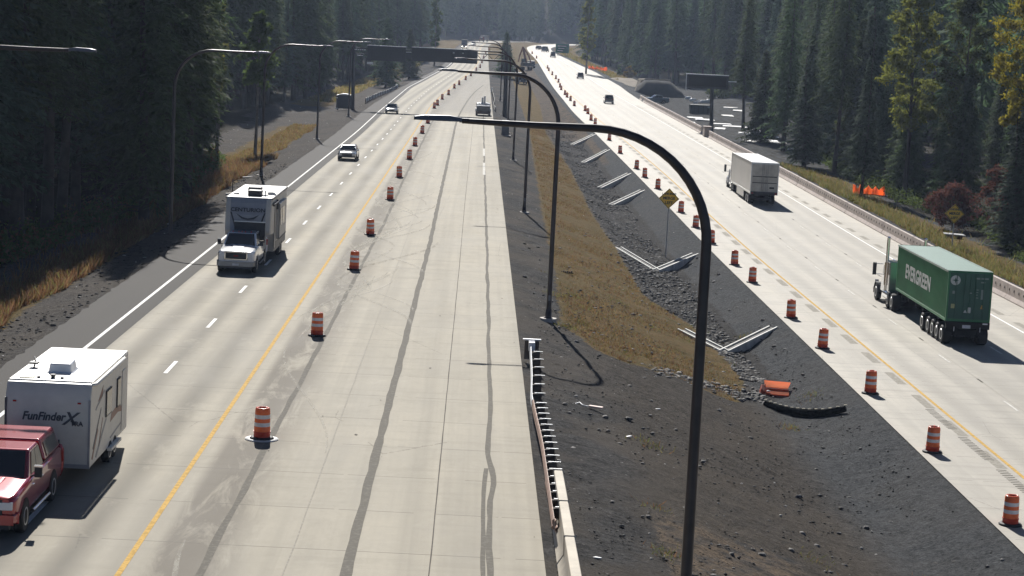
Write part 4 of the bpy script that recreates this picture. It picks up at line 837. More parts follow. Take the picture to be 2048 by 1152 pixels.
def pickup(name,label,cat,body,L=5.9,Wd=2.02,hood=1.22,bed=1.33,roof=1.93,nose=2.95,ws0=1.25,ws1=.35,rf1=-1.05,rb=-1.35,canopy=False,towmir=True,grille='bar',group=None,zb=.42,r=.42):
    t=thing(name,label,cat,group=group); h=Wd/2; tail=nose-L
    b=MB(); b.loft([csec(nose-.0,h*.80,zb+.14,hood-.17),csec(nose-.10,h*.91,zb+.07,hood-.10),csec(nose-.28,h*.975,zb+.03,hood-.05),csec(nose-.55,h,zb,hood-.02),csec(ws0+.05,h,zb,hood+.06),csec(ws0-.15,h,zb,bed-.02,.06,.1),csec(rb-.1,h,zb,bed,.06,.1),csec(tail+.1,h,zb,bed+.02,.06,.1),csec(tail,h*.97,zb+.1,bed,.06,.1)]); b.build('body',body,t,bevel=.07,seg=3)
    if hood>1.1:
        b=MB(); b.hexa([(-.38,ws0+.1,hood+.03),(.38,ws0+.1,hood+.03),(.34,nose-.5,hood-.05),(-.34,nose-.5,hood-.05),(-.34,ws0+.2,hood+.115),(.34,ws0+.2,hood+.115),(.28,nose-.6,hood+.01),(-.28,nose-.6,hood+.01)]); b.build('hood_bulge',body,t,bevel=.03)
    g0,g1=h*.90,h*.74; zc=hood+.03
    fb=[(-g0,ws0,zc),(g0,ws0,zc)];ft=[(-g1,ws1,roof-.03),(g1,ws1,roof-.03)];rbm=[(g0,rb,zc),(-g0,rb,zc)];rt=[(g1,rf1,roof-.02),(-g1,rf1,roof-.02)]
    b=MB(); b.hexa([rbm[1],rbm[0],fb[1],fb[0],rt[1],rt[0],ft[1],ft[0]]); b.build('cabin',body,t,bevel=.05,seg=3)
    b=MB(); b.panel([fb[1],fb[0],ft[0],ft[1]],(.06,.06,.06,.07),proud=.02,th=.03); b.build('windshield',M['glass'],t)
    for s in (-1,1):
        q=[(s*g0,rb,zc),(s*g0,ws0,zc),(s*g1,ws1,roof-.03),(s*g1,rf1,roof-.02)]
        if s<0: q=[q[1],q[0],q[3],q[2]]
        if s>0: ins=((.06,.53,.10,.13),(.50,.17,.10,.13))
        else: ins=((.17,.50,.10,.13),(.53,.06,.10,.13))
        for i_ in ins: b=MB(); b.panel(q,i_,proud=.018,th=.03); b.build('side_window',M['glass_tint'],t)
        wheel(t,s*(h+.015),nose-.98,r,.27,s); wheel(t,s*(h+.015),tail+1.25,r,.27,s); arch(t,s*h,nose-.98,r*1.16,s); arch(t,s*h,tail+1.25,r*1.16,s)
        b=MB(); b.box(s*(h+.12)-.10,s*(h+.12)+.10,ws0-.28,ws0-.16,zc+.02,zc+.34); o=b.build('side_mirror',M['plastic'] ,t,bevel=.03); b=MB(); b.tube([(s*(h-.1),ws0-.22,zc+.03),(s*(h+.08),ws0-.22,zc+.10)],.03,6); b.build('mirror_arm',M['plastic'],o)
        if towmir: b=MB(); b.box(s*(h+.12)-.105,s*(h+.12)+.105,ws0-.29,ws0-.14,zc+.31,zc+.345); b.build('mirror_cap',M['chrome'],o)
        b=MB(); b.box(s*(h-.30)-.17,s*(h-.30)+.17,nose-.11,nose+.015,hood-.42,hood-.21); b.build('headlight',M['lens'],t,bevel=.02)
        b=MB(); b.box(s*h*.93-.1,s*h*.93+.08,tail-.02,tail+.07,bed-.45,bed-.12); b.build('tail_light',M['tail'],t)
        b=MB(); b.box(s*(h+.0)-.02,s*(h+.0)+.025,-.25,-.07,bed-.27,bed-.24); b.box(s*h-.02,s*h+.025,.85,1.0,bed-.27,bed-.24); b.build('door_handle',M['chrome'] if towmir else body,t)
        b=MB(); b.tube([(s*(h+.04),nose-1.7,zb-.02),(s*(h+.04),tail+2.0,zb-.02)],.05,6); b.build('running_board',M['chrome'] if canopy else M['plastic'],t)
    b=MB(); b.box(-h*.62,h*.62,nose-.10,nose+.01,hood-.56,hood-.14); b.build('grille',M['plastic'],t,bevel=.02)
    b=MB()
    if grille=='bar':
        b.box(-h*.58,h*.58,nose-.08,nose+.03,hood-.16,hood-.12); b.box(-h*.58,h*.58,nose-.08,nose+.03,hood-.54,hood-.50)
        for s in (-1,1): b.box(s*h*.57-.03,s*h*.57+.03,nose-.08,nose+.03,hood-.54,hood-.12)
    else:
        b.box(-.035,.035,nose-.08,nose+.03,hood-.5,hood-.14); b.box(-h*.55,h*.55,nose-.08,nose+.03,hood-.34,hood-.29)
    b.build('grille_trim',M['chrome'] if grille=='bar' else body,t)
    if grille=='bar': b=MB(); b.box(-.12,.12,nose+.012,nose+.03,hood-.36,hood-.30); b.build('emblem',M['tail'],t)
    b=MB(); b.loft([[(-h*.98,nose-.2,zb),(h*.98,nose-.2,zb),(h*.98,nose-.2,zb+.26),(-h*.98,nose-.2,zb+.26)],[(-h*.9,nose+.09,zb+.02),(h*.9,nose+.09,zb+.02),(h*.9,nose+.09,zb+.22),(-h*.9,nose+.09,zb+.22)]]); b.build('front_bumper',mat('bumper chrome',(.22,.23,.25),.3,metal=.8) if grille=='bar' else body,t,bevel=.03)
    b=MB(); b.box(-.17,.17,nose+.092,nose+.10,zb+.03,zb+.15); b.build('licence_plate',M['plate'],t)
    b=MB(); b.box(-h*.8,h*.8,nose-.15,nose+.02,zb-.14,zb+.03); b.build('air_dam',M['plastic'],t)
    b=MB(); b.box(-h*.9,h*.9,tail-.12,tail+.05,zb+.02,zb+.22); b.build('rear_bumper',M['chrome'],t,bevel=.02)
    b=MB(); b.box(-h*.9,h*.9,tail+.2,nose-.3,zb-.12,zb+.1); b.build('underbody',M['under'],t)
    if canopy:
        b=MB(); q=[(-h*.93,tail+.05,bed),(h*.93,tail+.05,bed),(h*.93,rb-.06,bed),(-h*.93,rb-.06,bed),(-h*.76,tail+.32,roof+.03),(h*.76,tail+.32,roof+.03),(h*.76,rb-.04,roof+.01),(-h*.76,rb-.04,roof+.01)]; b.hexa(q); o=b.build('canopy',body,t,bevel=.06,seg=3)
        for s in (-1,1):
            w=[(s*h*.93,tail+.05,bed),(s*h*.93,rb-.06,bed),(s*h*.76,rb-.04,roof+.01),(s*h*.76,tail+.32,roof+.03)]
            if s<0: w=[w[1],w[0],w[3],w[2]]
            b=MB(); b.panel(w,(.12,.10,.14,.22),proud=.02,th=.03); b.build('canopy_window',M['glass_tint'],o)
    else:
        b=MB(); b.box(-h*.86,h*.86,tail+.12,rb-.12,bed-.45,bed+.06); b.build('bed_well',M['under'],t)
    return t
def place(t,x,y,zf,rz): t.location=(x,y,zf(y)+.012); t.rotation_euler=(0,0,rz); return t
white_p=paint('white paint',(.74,.75,.77),.22,.0)
t=pickup('pickup_truck','white pickup with chrome grille and tow mirrors pulling the fifth wheel camper','pickup truck',white_p,L=6.1,Wd=2.06,nose=3.05,hood=1.30,bed=1.42,roof=2.0,ws0=1.35,ws1=.55,rf1=-.95,rb=-1.2)
b=MB(); [b.tube([(x,.48,2.0),(x,.42,2.04)],.035,6) for x in (-.5,-.18,.0,.18,.5)]; b.build('clearance_light',M['tail'],t)
place(t,-12.66,113.05,zL,PI)
red_p=paint('red paint',(.33,.015,.030),.22,.3)
t=pickup('pickup_truck','dark red pickup with a matching red canopy in the lower left corner','pickup truck',red_p,L=5.75,Wd=2.0,nose=2.85,hood=1.2,bed=1.32,roof=1.9,canopy=True,towmir=True,grille='cross',ws0=1.15,ws1=.35,rf1=-.65,rb=-.8)
place(t,-12.35,54.75,zL,PI)
# ---- travel trailer behind the red pickup
cream=mat('ivory trailer skin',(.62,.60,.55),.35,var=.06,spec=.5); roofw=mat('white roof membrane',(.78,.75,.68),.5,var=.08); decal=mat('dark grey decal',(.06,.065,.08),.5); rdecal=mat('rust decal',(.30,.16,.12),.5); gdecal=mat('pale grey decal',(.30,.30,.32),.5)
t=thing('travel_trailer','white boxy travel trailer with dark lettering on its front, behind the red pickup','travel trailer'); Wd,L,H,z0=2.44,6.3,2.95,.5
prof=[(0,z0),(0,2.2),(-.06,2.6),(-.22,H-.03),(-.4,H),(-L,H),(-L,z0)]
b=MB(); b.prism([(p[0],p[1]) for p in prof],'x',-Wd/2,Wd/2); b.build('body',cream,t,bevel=.03)
b=MB(); b.box(-Wd/2+.02,Wd/2-.02,-L+.03,-.38,H,H+.025); o=b.build('roof',roofw,t)
b=MB(); b.loft([[(-.34,-1.6,H+.025),(.34,-1.6,H+.025),(.34,-2.55,H+.025),(-.34,-2.55,H+.025)],[(-.31,-1.66,H+.30),(.31,-1.66,H+.30),(.28,-2.5,H+.32),(-.28,-2.5,H+.32)]]); b.build('air_conditioner',mat('ac cover grey',(.60,.62,.66),.4),o,bevel=.05,seg=3)
b=MB(); b.box(-.15,.2,-3.2,-2.75,H+.02,H+.14); b.build('roof_vent',roofw,o,bevel=.02)
b=MB(); b.box(.55,.95,-.95,-.55,H+.025,H+.05); b.build('roof_hatch',mat('amber hatch',(.45,.40,.22),.4),o,bevel=.01)
b=MB(); b.lathe([(.06,0),(.06,.1),(.09,.1),(.08,.14)],10,c=(.02,-.75,H)); b.build('vent_pipe',M['plastic'],o); b=MB(); b.lathe([(.05,0),(.05,.08)],10,c=(-.25,-.72,H)); b.lathe([(.05,0),(.05,.08)],10,c=(.42,-.7,H)); b.build('vent_pipe',decal,o)
b=MB(); b.tube([(.9,-2.2,H),(.9,-2.5,H+.2),(1.0,-2.8,H+.28)],.025,5); b.box(.8,1.05,-2.6,-2.3,H+.14,H+.19); b.build('antenna',M['plastic'],o)
b=MB(); b.tube([(-Wd/2+.03,-.3,H-.05),(-Wd/2-.07,-.4,H-.05),(-Wd/2-.07,-5.2,H-.05)],.06,8); b.build('awning',roofw,t)
for s in (-1,1):
    b=MB(); b.box(s*(Wd/2-.02)-.03,s*(Wd/2-.02)+.03,-.03,.02,z0,H-.45); b.build('corner_trim',decal if s>0 else gdecal,t)
    wheel(t,s*(Wd/2+.01),-3.35,.34,.22,s); wheel(t,s*(Wd/2+.01),-4.15,.34,.22,s)
for z,w in ((.75,1.5),): b=MB(); b.box(-Wd/2+.04,Wd/2-.04,-.01,.012,z0,.62); b.build('skirt',gdecal,t)
# graphics: flank facing the median is local -x (trailer is turned round)
S_=-Wd/2
for q,m_ in (([(-.35,.72),(-1.2,1.5),(-1.3,1.38),(-.5,.66)],rdecal),([(-.5,1.0),(-1.7,2.0),(-1.75,1.92),(-.6,.93)],decal),([(-.9,.66),(-2.6,1.55),(-2.65,1.45),(-1.1,.6)],gdecal),([(-1.4,.9),(-2.0,1.65),(-2.05,1.6),(-1.5,.86)],rdecal),([(-3.3,1.25),(-3.5,1.5),(-4.4,1.55),(-5.4,1.38),(-5.45,1.2),(-4.6,1.32)],rdecal),([(-3.3,.78),(-5.6,.92),(-5.6,.86),(-3.4,.72)],gdecal),([(-.8,2.1),(-2.2,2.45),(-2.2,2.38),(-.9,2.04)],gdecal),([(-1.2,2.25),(-2.0,2.6),(-1.9,2.3)],rdecal)):
    b=MB(); b.prism([(p[0],p[1]) for p in q],'x',S_-.006,S_+.002); b.build('side_decal',m_,t)
for y0,y1,z0_,z1 in ((-3.35,-2.45,1.55,2.35),(-4.85,-4.3,1.5,2.4)):
    b=MB(); b.box(S_-.03,S_,y0,y1,z0_,z1); o=b.build('window_frame',M['plastic'],t); b=MB(); b.box(S_-.04,S_-.03,y0+.04,y1-.04,z0_+.04,z1-.04); b.build('window',M['glass_tint'],t)
b=MB(); b.box(S_-.02,S_,-5.9,-5.25,.6,2.5); b.build('door',cream,t,bevel=.01)
b=MB(); b.box(S_-.14,S_,-4.6,-2.9,.44,.52); b.build('fender',roofw,t)
o=text_part('FunFinder',.33,decal,t,(.12,.012,1.98),(PI/2,0,PI),sx=.92,shear=.25,bold=.010); text_part('X',.52,decal,t,(-.62,.013,1.93),(PI/2,0,PI),shear=.35,bold=.012); text_part('TRA',.19,decal,t,(-.84,.013,1.80),(PI/2,0,PI),bold=.006)
for x in (-.9,.95): b=MB(); b.box(x-.05,x+.05,0,.02,2.38,2.43); b.build('marker_light',M['tail'],t)
b=MB(); b.box(-.35,.1,.0,.03,1.16,1.2); b.box(-.36,-.32,0,.03,1.16,1.32); b.build('front_hardware',decal,t)
b=MB(); b.hexa([(-.5,0,z0),(.5,0,z0),(.06,1.1,z0-.04),(-.06,1.1,z0-.04),(-.5,0,z0+.1),(.5,0,z0+.1),(.06,1.1,z0+.06),(-.06,1.1,z0+.06)]); b.lathe([(.16,0),(.17,.35),(.1,.48)],12,c=(-.18,.45,z0+.1)); b.lathe([(.16,0),(.17,.35),(.1,.48)],12,c=(.18,.45,z0+.1)); b.build('hitch',M['plastic'],t)
place(t,-11.97,58.45,zL,PI)
# ---- fifth wheel camper
greyf=mat('grey gelcoat cap',(.30,.31,.34),.4,var=.05); side_=mat('camper side skin',(.52,.50,.46),.4,var=.05); dk=mat('charcoal decal',(.04,.043,.05),.5)
t=thing('fifth_wheel_camper','tall grey fronted fifth wheel camper towed by the white pickup','camper'); Wd,L,H=2.5,9.2,3.72
prof=[(0.0,1.75),(0.12,2.0),(.08,2.8),(-.12,3.45),(-.3,H),(-L,H),(-L,.55),(-2.35,.55),(-2.2,1.6)]
b=MB(); b.prism(prof,'x',-Wd/2,Wd/2); b.build('body',side_,t,bevel=.05)
b=MB()
fr=[(-.02,1.62),(0.125,2.0),(.085,2.8),(-.11,3.46),(-.31,H+.01)]; n_=len(fr)
cs=lambda y,z,k:[(-Wd/2-.01,y-.25,z),(-Wd/2+.3,y+.02,z),(Wd/2-.3,y+.02,z),(Wd/2+.01,y-.25,z)]
b.loft([cs(y,z,0) for y,z in fr],caps=False,close=False); b.build('front_cap',greyf,t)
b=MB(); b.box(-Wd/2+.02,Wd/2-.02,-L+.02,-.34,H,H+.03); o=b.build('roof',roofw,t)
for y0,x0 in ((-1.1,-.2),(-3.4,.05)): b=MB(); b.box(x0-.38,x0+.38,y0-.85,y0,H+.03,H+.36); b.build('air_conditioner',M['plastic'],o,bevel=.05,seg=3)
b=MB(); b.box(-.9,-.5,-1.9,-1.6,H+.03,H+.1); b.lathe([(.04,0),(.04,.35)],6,c=(-.75,-1.7,H)); b.lathe([(.3,0),(.22,.14),(.05,.2)],14,c=(-1.0,-2.6,H+.02)); b.lathe([(.18,0),(.15,.12)],12,c=(.9,-2.0,H+.02)); b.build('roof_fittings',roofw,o)
b=MB(); b.tube([(-Wd/2-.02,-.35,H-.02),(-Wd/2-.02,-L,H-.02)],.05,6); b.tube([(Wd/2+.02,-.35,H-.02),(Wd/2+.02,-L,H-.02)],.05,6); b.build('roof_edge_trim',M['plastic'],t)
S_=-Wd/2
b=MB(); b.box(S_-.16,S_,-7.7,-3.6,1.15,3.2); o=b.build('slide_out',side_,t,bevel=.03)
b=MB(); b.box(S_-.18,S_-.15,-6.4,-5.2,1.9,2.9); b.box(S_-.18,S_-.15,-4.9,-4.2,1.9,2.9); b.build('window',M['glass_tint'],o)
b=MB(); b.box(S_-.175,S_-.155,-7.75,-3.55,1.15,1.22); b.box(S_-.175,S_-.155,-3.64,-3.56,1.15,3.2); b.build('trim',M['plastic'],o)
b=MB(); b.box(S_-.02,S_,-2.9,-2.2,.75,3.25); b.build('entry_door',mat('camper door',(.42,.41,.38),.4),t); b=MB(); b.box(S_-.03,S_-.02,-2.95,-2.88,.7,3.3); b.box(S_-.03,S_-.02,-2.22,-2.15,.7,3.3); b.build('door_trim',M['plastic'],t)
b=MB(); b.tube([(S_-.1,-.55,3.35),(S_-.1,-3.2,3.35)],.07,6); b.box(S_-.12,S_,-3.3,-3.15,2.9,3.45); b.build('awning',M['plastic'],t)
b=MB(); b.box(-Wd/2-.008,Wd/2+.008,-L-.005,-2.4,.55,1.05); b.build('lower_skirt',mat('lower skirt',(.18,.18,.18),.5),t)
for s in (-1,1): 
    for y in (-5.9,-6.8): wheel(t,s*(Wd/2+.012),y,.38,.22,s)
cap=[(.58,.30),(.40,.20)]
text_part('CENTURION',.30,dk,t,(.0,.118,3.08),(PI/2-.30,0,PI),sx=1.12,bold=.006)
def capdecal(poly,m_,pr=.045): # poly in (x, z) laid on the cap front
    yy=pchip([(1.6,.0),(2.0,.145),(2.8,.105),(3.46,-.09),(3.72,-.3)]); b=MB(); n=len(poly); b.add([(x,yy(z)+pr,z) for x,z in poly]+[(x,yy(z)+pr-.03,z) for x,z in poly],[tuple(range(n))[::-1],tuple(range(n,2*n))]+[(i,(i+1)%n,(i+1)%n+n,i+n) for i in range(n)]); b.build('front_decal',m_,t)
capdecal([(-.65,2.85),(-.3,2.68),(0,2.62),(.3,2.68),(.65,2.88),(.35,2.60),(0,2.52),(-.35,2.58)],dk); capdecal([(-.5,2.62),(-.25,2.55),(0,2.53),(.25,2.55),(.5,2.64),(.25,2.49),(0,2.47),(-.25,2.49)],gdecal)
capdecal([(-.98,2.95),(-.90,2.95),(-.72,2.4),(-.62,1.75),(-.7,1.75),(-.8,2.4)],dk); capdecal([(.98,2.95),(.90,2.95),(.72,2.4),(.5,1.75),(.6,1.75),(.8,2.4)],dk)
b=MB(); b.box(-.98,.72,.02,.20,1.30,2.42); b.build('recess_shade',M['plastic'],t); b=MB(); b.box(-1.0,.74,.02,.23,2.42,2.47); b.build('recess_trim',M['galv'],t)  # dark panel stands for the shade inside the hitch opening
place(t,-12.55,114.25,zL,PI)
# ---- tractors and trailers
def tractor(label,body,L=6.4,sleeper=True,stacks=True,aero=False,scale=1):
    t=thing('semi_tractor',label,'semi truck'); h=1.15; n=L
    b=MB()
    if aero: b.loft([csec(n,.75,.45,1.25,.2,.3),csec(n-.25,.95,.4,1.55,.2,.3),csec(n-1.7,1.1,.4,1.95,.2,.3),csec(n-1.9,1.15,.4,2.0,.1)]); 
    else: b.loft([[(-.62,n,.75),(.62,n,.75),(.60,n,1.75),(-.60,n,1.75)],[(-.72,n-1.9,.75),(.72,n-1.9,.75),(.70,n-1.9,1.95),(-.70,n-1.9,1.95)]])
    b.build('hood',body,t,bevel=.07,seg=3)
    b=MB(); b.hexa([(-h,n-3.6,.75),(h,n-3.6,.75),(h,n-1.9,.75),(-h,n-1.9,.75),(-h+.06,n-3.6,2.65),(h-.06,n-3.6,2.65),(h-.12,n-2.25,2.55),(-h+.12,n-2.25,2.55)]); b.build('cab',body,t,bevel=.06,seg=3)
    b=MB(); b.panel([(h,n-1.9,.75),(-h,n-1.9,.75),(-h+.12,n-2.25,2.55),(h-.12,n-2.25,2.55)],(.06,.06,.66,.05),proud=.02,th=.03); b.build('windshield',M['glass'],t)
    if aero: b=MB(); b.hexa([(-1.1,n-3.6,2.6),(1.1,n-3.6,2.6),(.95,n-2.3,2.5),(-.95,n-2.3,2.5),(-1.15,n-4.9,3.75),(1.15,n-4.9,3.75),(1.0,n-3.4,3.5),(-1.0,n-3.4,3.5)]); b.build('roof_fairing',body,t,bevel=.08,seg=3)
    if sleeper:
        b=MB(); b.box(-h-.02,h+.02,n-5.1 if aero else n-4.7,n-3.6,.8,3.6 if aero else 2.85); b.build('sleeper',body,t,bevel=.06,seg=3)
    for s in (-1,1):
        b=MB(); b.panel([(s*h,n-3.4,.75),(s*h,n-2.0,.75),(s*(h-.1),n-2.3,2.55),(s*(h-.08),n-3.4,2.6)] if s>0 else [(s*h,n-2.0,.75),(s*h,n-3.4,.75),(s*(h-.08),n-3.4,2.6),(s*(h-.1),n-2.3,2.55)],(.08,.12,.62,.1),proud=.02,th=.03); b.build('side_window',M['glass'],t)
        wheel(t,s*1.22,n-.95,.52,.30,s); wheel(t,s*1.24,n-L+1.75,.52,.55,s); wheel(t,s*1.24,n-L+.5,.52,.55,s)
        b=MB(); b.loft([[(s*.66,n-.95+.66*math.cos(a),.52+.66*math.sin(a)) for a in np.linspace(.1,PI-.1,9)]+[(s*.66,n-.95+.60*math.cos(a),.52+.60*math.sin(a)) for a in np.linspace(PI-.1,.1,9)],[(s*1.24,n-.95+.66*math.cos(a),.52+.66*math.sin(a)) for a in np.linspace(.1,PI-.1,9)]+[(s*1.24,n-.95+.60*math.cos(a),.52+.60*math.sin(a)) for a in np.linspace(PI-.1,.1,9)]]); b.build('front_fender',body if aero else M['plastic'],t)
        b=MB(); b.tube([(s*1.0,n-3.4,.72),(s*1.0,n-5.0,.72)],.30,16); b.build('fuel_tank',M['chrome'],t)
        b=MB(); b.box(s*1.62-.1,s*1.62+.1,n-2.3,n-2.16,1.75,2.5); o=b.build('side_mirror',M['plastic'],t,bevel=.02); b=MB(); b.tube([(s*1.1,n-2.3,2.45),(s*1.6,n-2.25,2.45)],.025,5); b.tube([(s*1.1,n-2.3,1.8),(s*1.6,n-2.25,1.8)],.025,5); b.build('mirror_arm',M['chrome'],o); b=MB(); b.box(s*1.62-.12,s*1.62+.12,n-2.16,n-2.10,1.73,2.52); b.build('mirror_shell',M['chrome'],o)
        if stacks: b=MB(); b.tube([(s*1.16,n-3.7,.9),(s*1.16,n-3.7,4.1),(s*1.16,n-3.78,4.3)],.10,12); b.build('exhaust_stack',M['chrome'],t); b=MB(); b.tube([(s*1.16,n-3.7,1.3),(s*1.16,n-3.7,2.7)],.145,12); b.build('heat_shield',M['chrome'],t)
        b=MB(); b.box(s*1.0-.12,s*1.0+.12,n-.05,n+.02,1.0,1.2); b.build('headlight',M['lens'],t)
    b=MB(); b.box(-1.2,1.2,n-.02,n+.16,.35,.75); b.build('front_bumper',M['chrome'],t,bevel=.04)
    b=MB(); b.box(-.45,.45,n-L-.3,n-1.0,.65,.95); b.box(-1.1,1.1,n-L+.2,n-L+2.1,.3,.6); b.build('chassis',M['under'],t)
    if not aero: b=MB(); [b.box(x-.1,x+.1,n-2.9,n-2.6,2.62,2.75) for x in (-.7,-.35,0,.35,.7)]; b.tube([(-.5,n-2.3,2.75),(-.5,n-3.2,2.75)],.05,8); b.tube([(.5,n-2.3,2.75),(.5,n-3.2,2.75)],.05,8); b.build('roof_horn',M['chrome'],t)
    return t
wt=tractor('white aerodynamic semi tractor pulling the plain white box trailer',paint('truck white',(.72,.73,.75),.3,0),L=7.0,aero=True,stacks=False)
wt.location=(27.9,212.6,zR(214)+.012)
M['trailer_white']=mat('white trailer panel',(.66,.64,.60),.4,var=.05,scale=.4); M['alu']=mat('aluminium rail',(.55,.55,.54),.35,metal=.7)
t=thing('box_trailer','long plain white box trailer with barred rear doors on the right lanes','trailer'); H=4.1; Wd=2.6; L=16.0
b=MB(); b.box(-Wd/2,Wd/2,0,L,1.12,H-.02); b.build('box',M['trailer_white'],t)
b=MB(); b.box(-Wd/2+.04,Wd/2-.04,.05,L-.05,H-.02,H+.01); b.build('roof',mat('white trailer roof',(.82,.81,.78),.4),t)
b=MB()
for s in (-1,1): b.box(s*Wd/2-.03,s*Wd/2+.03,-.02,L+.02,H-.10,H+.02); b.box(s*Wd/2-.03,s*Wd/2+.03,-.02,L+.02,1.05,1.2); b.box(s*Wd/2-.05,s*Wd/2+.035,-.04,.06,1.0,H+.02); b.box(s*Wd/2-.03,s*Wd/2+.035,L-.06,L+.03,1.0,H+.02)
b.box(-Wd/2,Wd/2,-.05,.0,H-.14,H+.02); b.build('edge_rail',M['alu'],t)
drt=mat('grubby rear door',(.52,.50,.44),.5,var=.22,scale=1.2)
for s in (-1,1): b=MB(); x0,x1=(-Wd/2+.06,-.01) if s<0 else (.01,Wd/2-.06); b.box(x0,x1,-.05,0,1.3,H-.16); o=b.build('rear_door',drt,t,bevel=.01); b=MB(); xx=s*.28; b.tube([(xx,-.08,1.3),(xx,-.08,H-.16)],.022,6); b.tube([(s*.12,-.08,1.3),(s*.12,-.08,H-.16)],.018,6); b.build('lock_rod',M['post_grey'],o)
b=MB(); b.box(-Wd/2+.12,Wd/2-.12,-.085,-.05,2.72,2.79); b.box(-Wd/2+.12,Wd/2-.12,-.085,-.05,2.12,2.19); b.build('door_bar',M['plastic'],t)
b=MB(); b.box(.5,.95,-.07,-.05,1.62,1.78); b.build('placard',M['black'],t)
b=MB(); b.box(-Wd/2,Wd/2,-.1,0,1.02,1.3); b.box(-.75,.75,-.12,-.04,.52,.62); b.box(-.72,-.64,-.1,-.03,.55,1.1); b.box(.64,.72,-.1,-.03,.55,1.1); b.build('rear_bumper',M['plastic'],t)
for x in (-1.15,1.15): b=MB(); b.box(x-.1,x+.1,-.13,-.1,1.1,1.2); b.build('tail_light',M['tail'],t)
for s in (-1,1):
    for y in (1.9,3.15): wheel(t,s*1.28,y,.52,.55,s)
    b=MB(); b.box(s*Wd/2-.015,s*Wd/2+.015,5.0,10.6,.35,1.08); b.build('side_skirt',M['trailer_white'],t)
b=MB(); b.box(-.5,.5,.6,L-1,.85,1.1); b.box(-1.1,1.1,1.3,3.8,.4,.65); b.box(-1.15,1.15,.5,5,.95,1.1); b.build('undercarriage',M['under'],t)
t.location=(27.85,198.4,zR(200)+.012)
gt=tractor('bright chrome stacked semi tractor hauling the green shipping container',paint('tractor grey',(.30,.31,.31),.25,.5),L=6.6,aero=False,stacks=True)
gt.location=(27.05,124.6,zR(126)+.012)
t=thing('container_chassis','black multi-axle chassis trailer under the green shipping container','chassis trailer'); b=MB(); L=13.7
b.box(-.5,-.35,.1,L-.2,.95,1.3); b.box(.35,.5,.1,L-.2,.95,1.3); [b.box(-1.15,1.15,y,y+.14,1.05,1.32) for y in (.1,2,4,6,8,10,12,13.2)]; b.box(-1.1,1.1,.3,6.2,.5,.85); b.build('frame',M['under'],t)
b=MB(); b.box(-1.2,1.2,-.12,.02,.95,1.32); b.box(-.75,.75,-.1,-.02,.5,.6); b.box(-.6,-.52,-.1,0,.5,1); b.box(.52,.6,-.1,0,.5,1); b.build('rear_bumper',M['under'],t)
b=MB(); b.box(-.3,.15,-.14,-.12,.98,1.16); b.build('licence_plate',M['plate'],t)
for x in (-.75,.68): b=MB(); b.box(x-.02,x+.02,-.15,-.12,.8,1.05); b.build('reflector',M['plate'],t)
b=MB(); b.box(.80,1.08,-.14,-.11,1.22,1.3); b.build('tail_light',M['lens'],t)
for s in (-1,1):
    for y in (.75,1.9,3.05,4.2,5.75): wheel(t,s*1.25,y,.50,.5,s)
t.location=(27.2,111.15,zR(118)+.012)
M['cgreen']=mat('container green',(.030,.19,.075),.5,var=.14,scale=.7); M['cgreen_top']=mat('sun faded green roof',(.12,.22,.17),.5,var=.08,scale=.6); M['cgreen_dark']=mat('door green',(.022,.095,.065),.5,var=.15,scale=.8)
t=thing('shipping_container','long green shipping container with large EVERGREEN lettering on its side','shipping container'); Wd,L,H=2.44,13.7,2.78
b=MB()   # corrugated flanks
def corr(x,s):
    pts=[];y=.12
    while y<L-.15: pts+= [(x,y),(x,y+.07),(x-s*.036,y+.105),(x-s*.036,y+.21)]; y+=.28
    pts=[p for p in pts if p[1]<L-.1]+[(x,L-.1)]; return pts
for s in (-1,1):
    p=corr(s*(Wd/2-.01),s); b.add([(a,c,.12) for a,c in p]+[(a,c,H-.1) for a,c in p],[(i,i+1,i+1+len(p),i+len(p)) for i in range(len(p)-1)])
b.box(-Wd/2+.06,Wd/2-.06,.1,L-.1,.1,H-.06); b.build('wall',M['cgreen'],t)
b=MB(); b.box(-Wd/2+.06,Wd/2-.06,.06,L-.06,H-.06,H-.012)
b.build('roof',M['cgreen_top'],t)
b=MB()
for s in (-1,1):
    for y in (0,L-.14): b.box(s*Wd/2-.09 if s>0 else s*Wd/2,s*Wd/2 if s>0 else s*Wd/2+.09,y,y+.14,0,H)
    b.box(s*Wd/2-.07 if s>0 else s*Wd/2,s*Wd/2 if s>0 else s*Wd/2+.07,.14,L-.14,0,.14)
for y in (0,L-.1): b.box(-Wd/2+.09,Wd/2-.09,y,y+.1,0,.14); b.box(-Wd/2+.09,Wd/2-.09,y,y+.1,H-.1,H)
b.build('frame',M['cgreen'],t,bevel=.008)
b=MB(); [b.box(s*(Wd/2)-.05,s*(Wd/2)+.004,.1,L-.1,H-.10,H+.004) for s in (-1,1)]; b.build('top_rail',mat('worn pale rail',(.36,.44,.38),.4,var=.15),t)
for s in (-1,1):
    b=MB(); x0,x1=(-Wd/2+.1,-.01) if s<0 else (.01,Wd/2-.1); b.box(x0,x1,.005,.05,.14,H-.1); o=b.build('door',M['cgreen_dark'],t,bevel=.008)
    for k in (.3,.75): b=MB(); b.tube([(s*k,-.03,.14),(s*k,-.03,H-.1)],.02,6); b.box(s*k-.05,s*k+.05,-.03,0,1.0,1.06); b.build('lock_rod',M['cgreen_dark'],o)
wl=mat('container lettering',(.50,.54,.52),.5)
text_part('EVERGREEN',1.12,wl,t,(-Wd/2-.006,7.7,1.42),(PI/2,0,-PI/2),sx=1.16,bold=.04)
def ringd(x,z,r,m_): b=MB(); b.loft([[(x+r*math.cos(a),-.008,z+r*math.sin(a)) for a in np.linspace(0,2*PI,23)[:-1]],[(x+r*math.cos(a),.006,z+r*math.sin(a)) for a in np.linspace(0,2*PI,23)[:-1]]]); return b.build('emblem',m_,t)
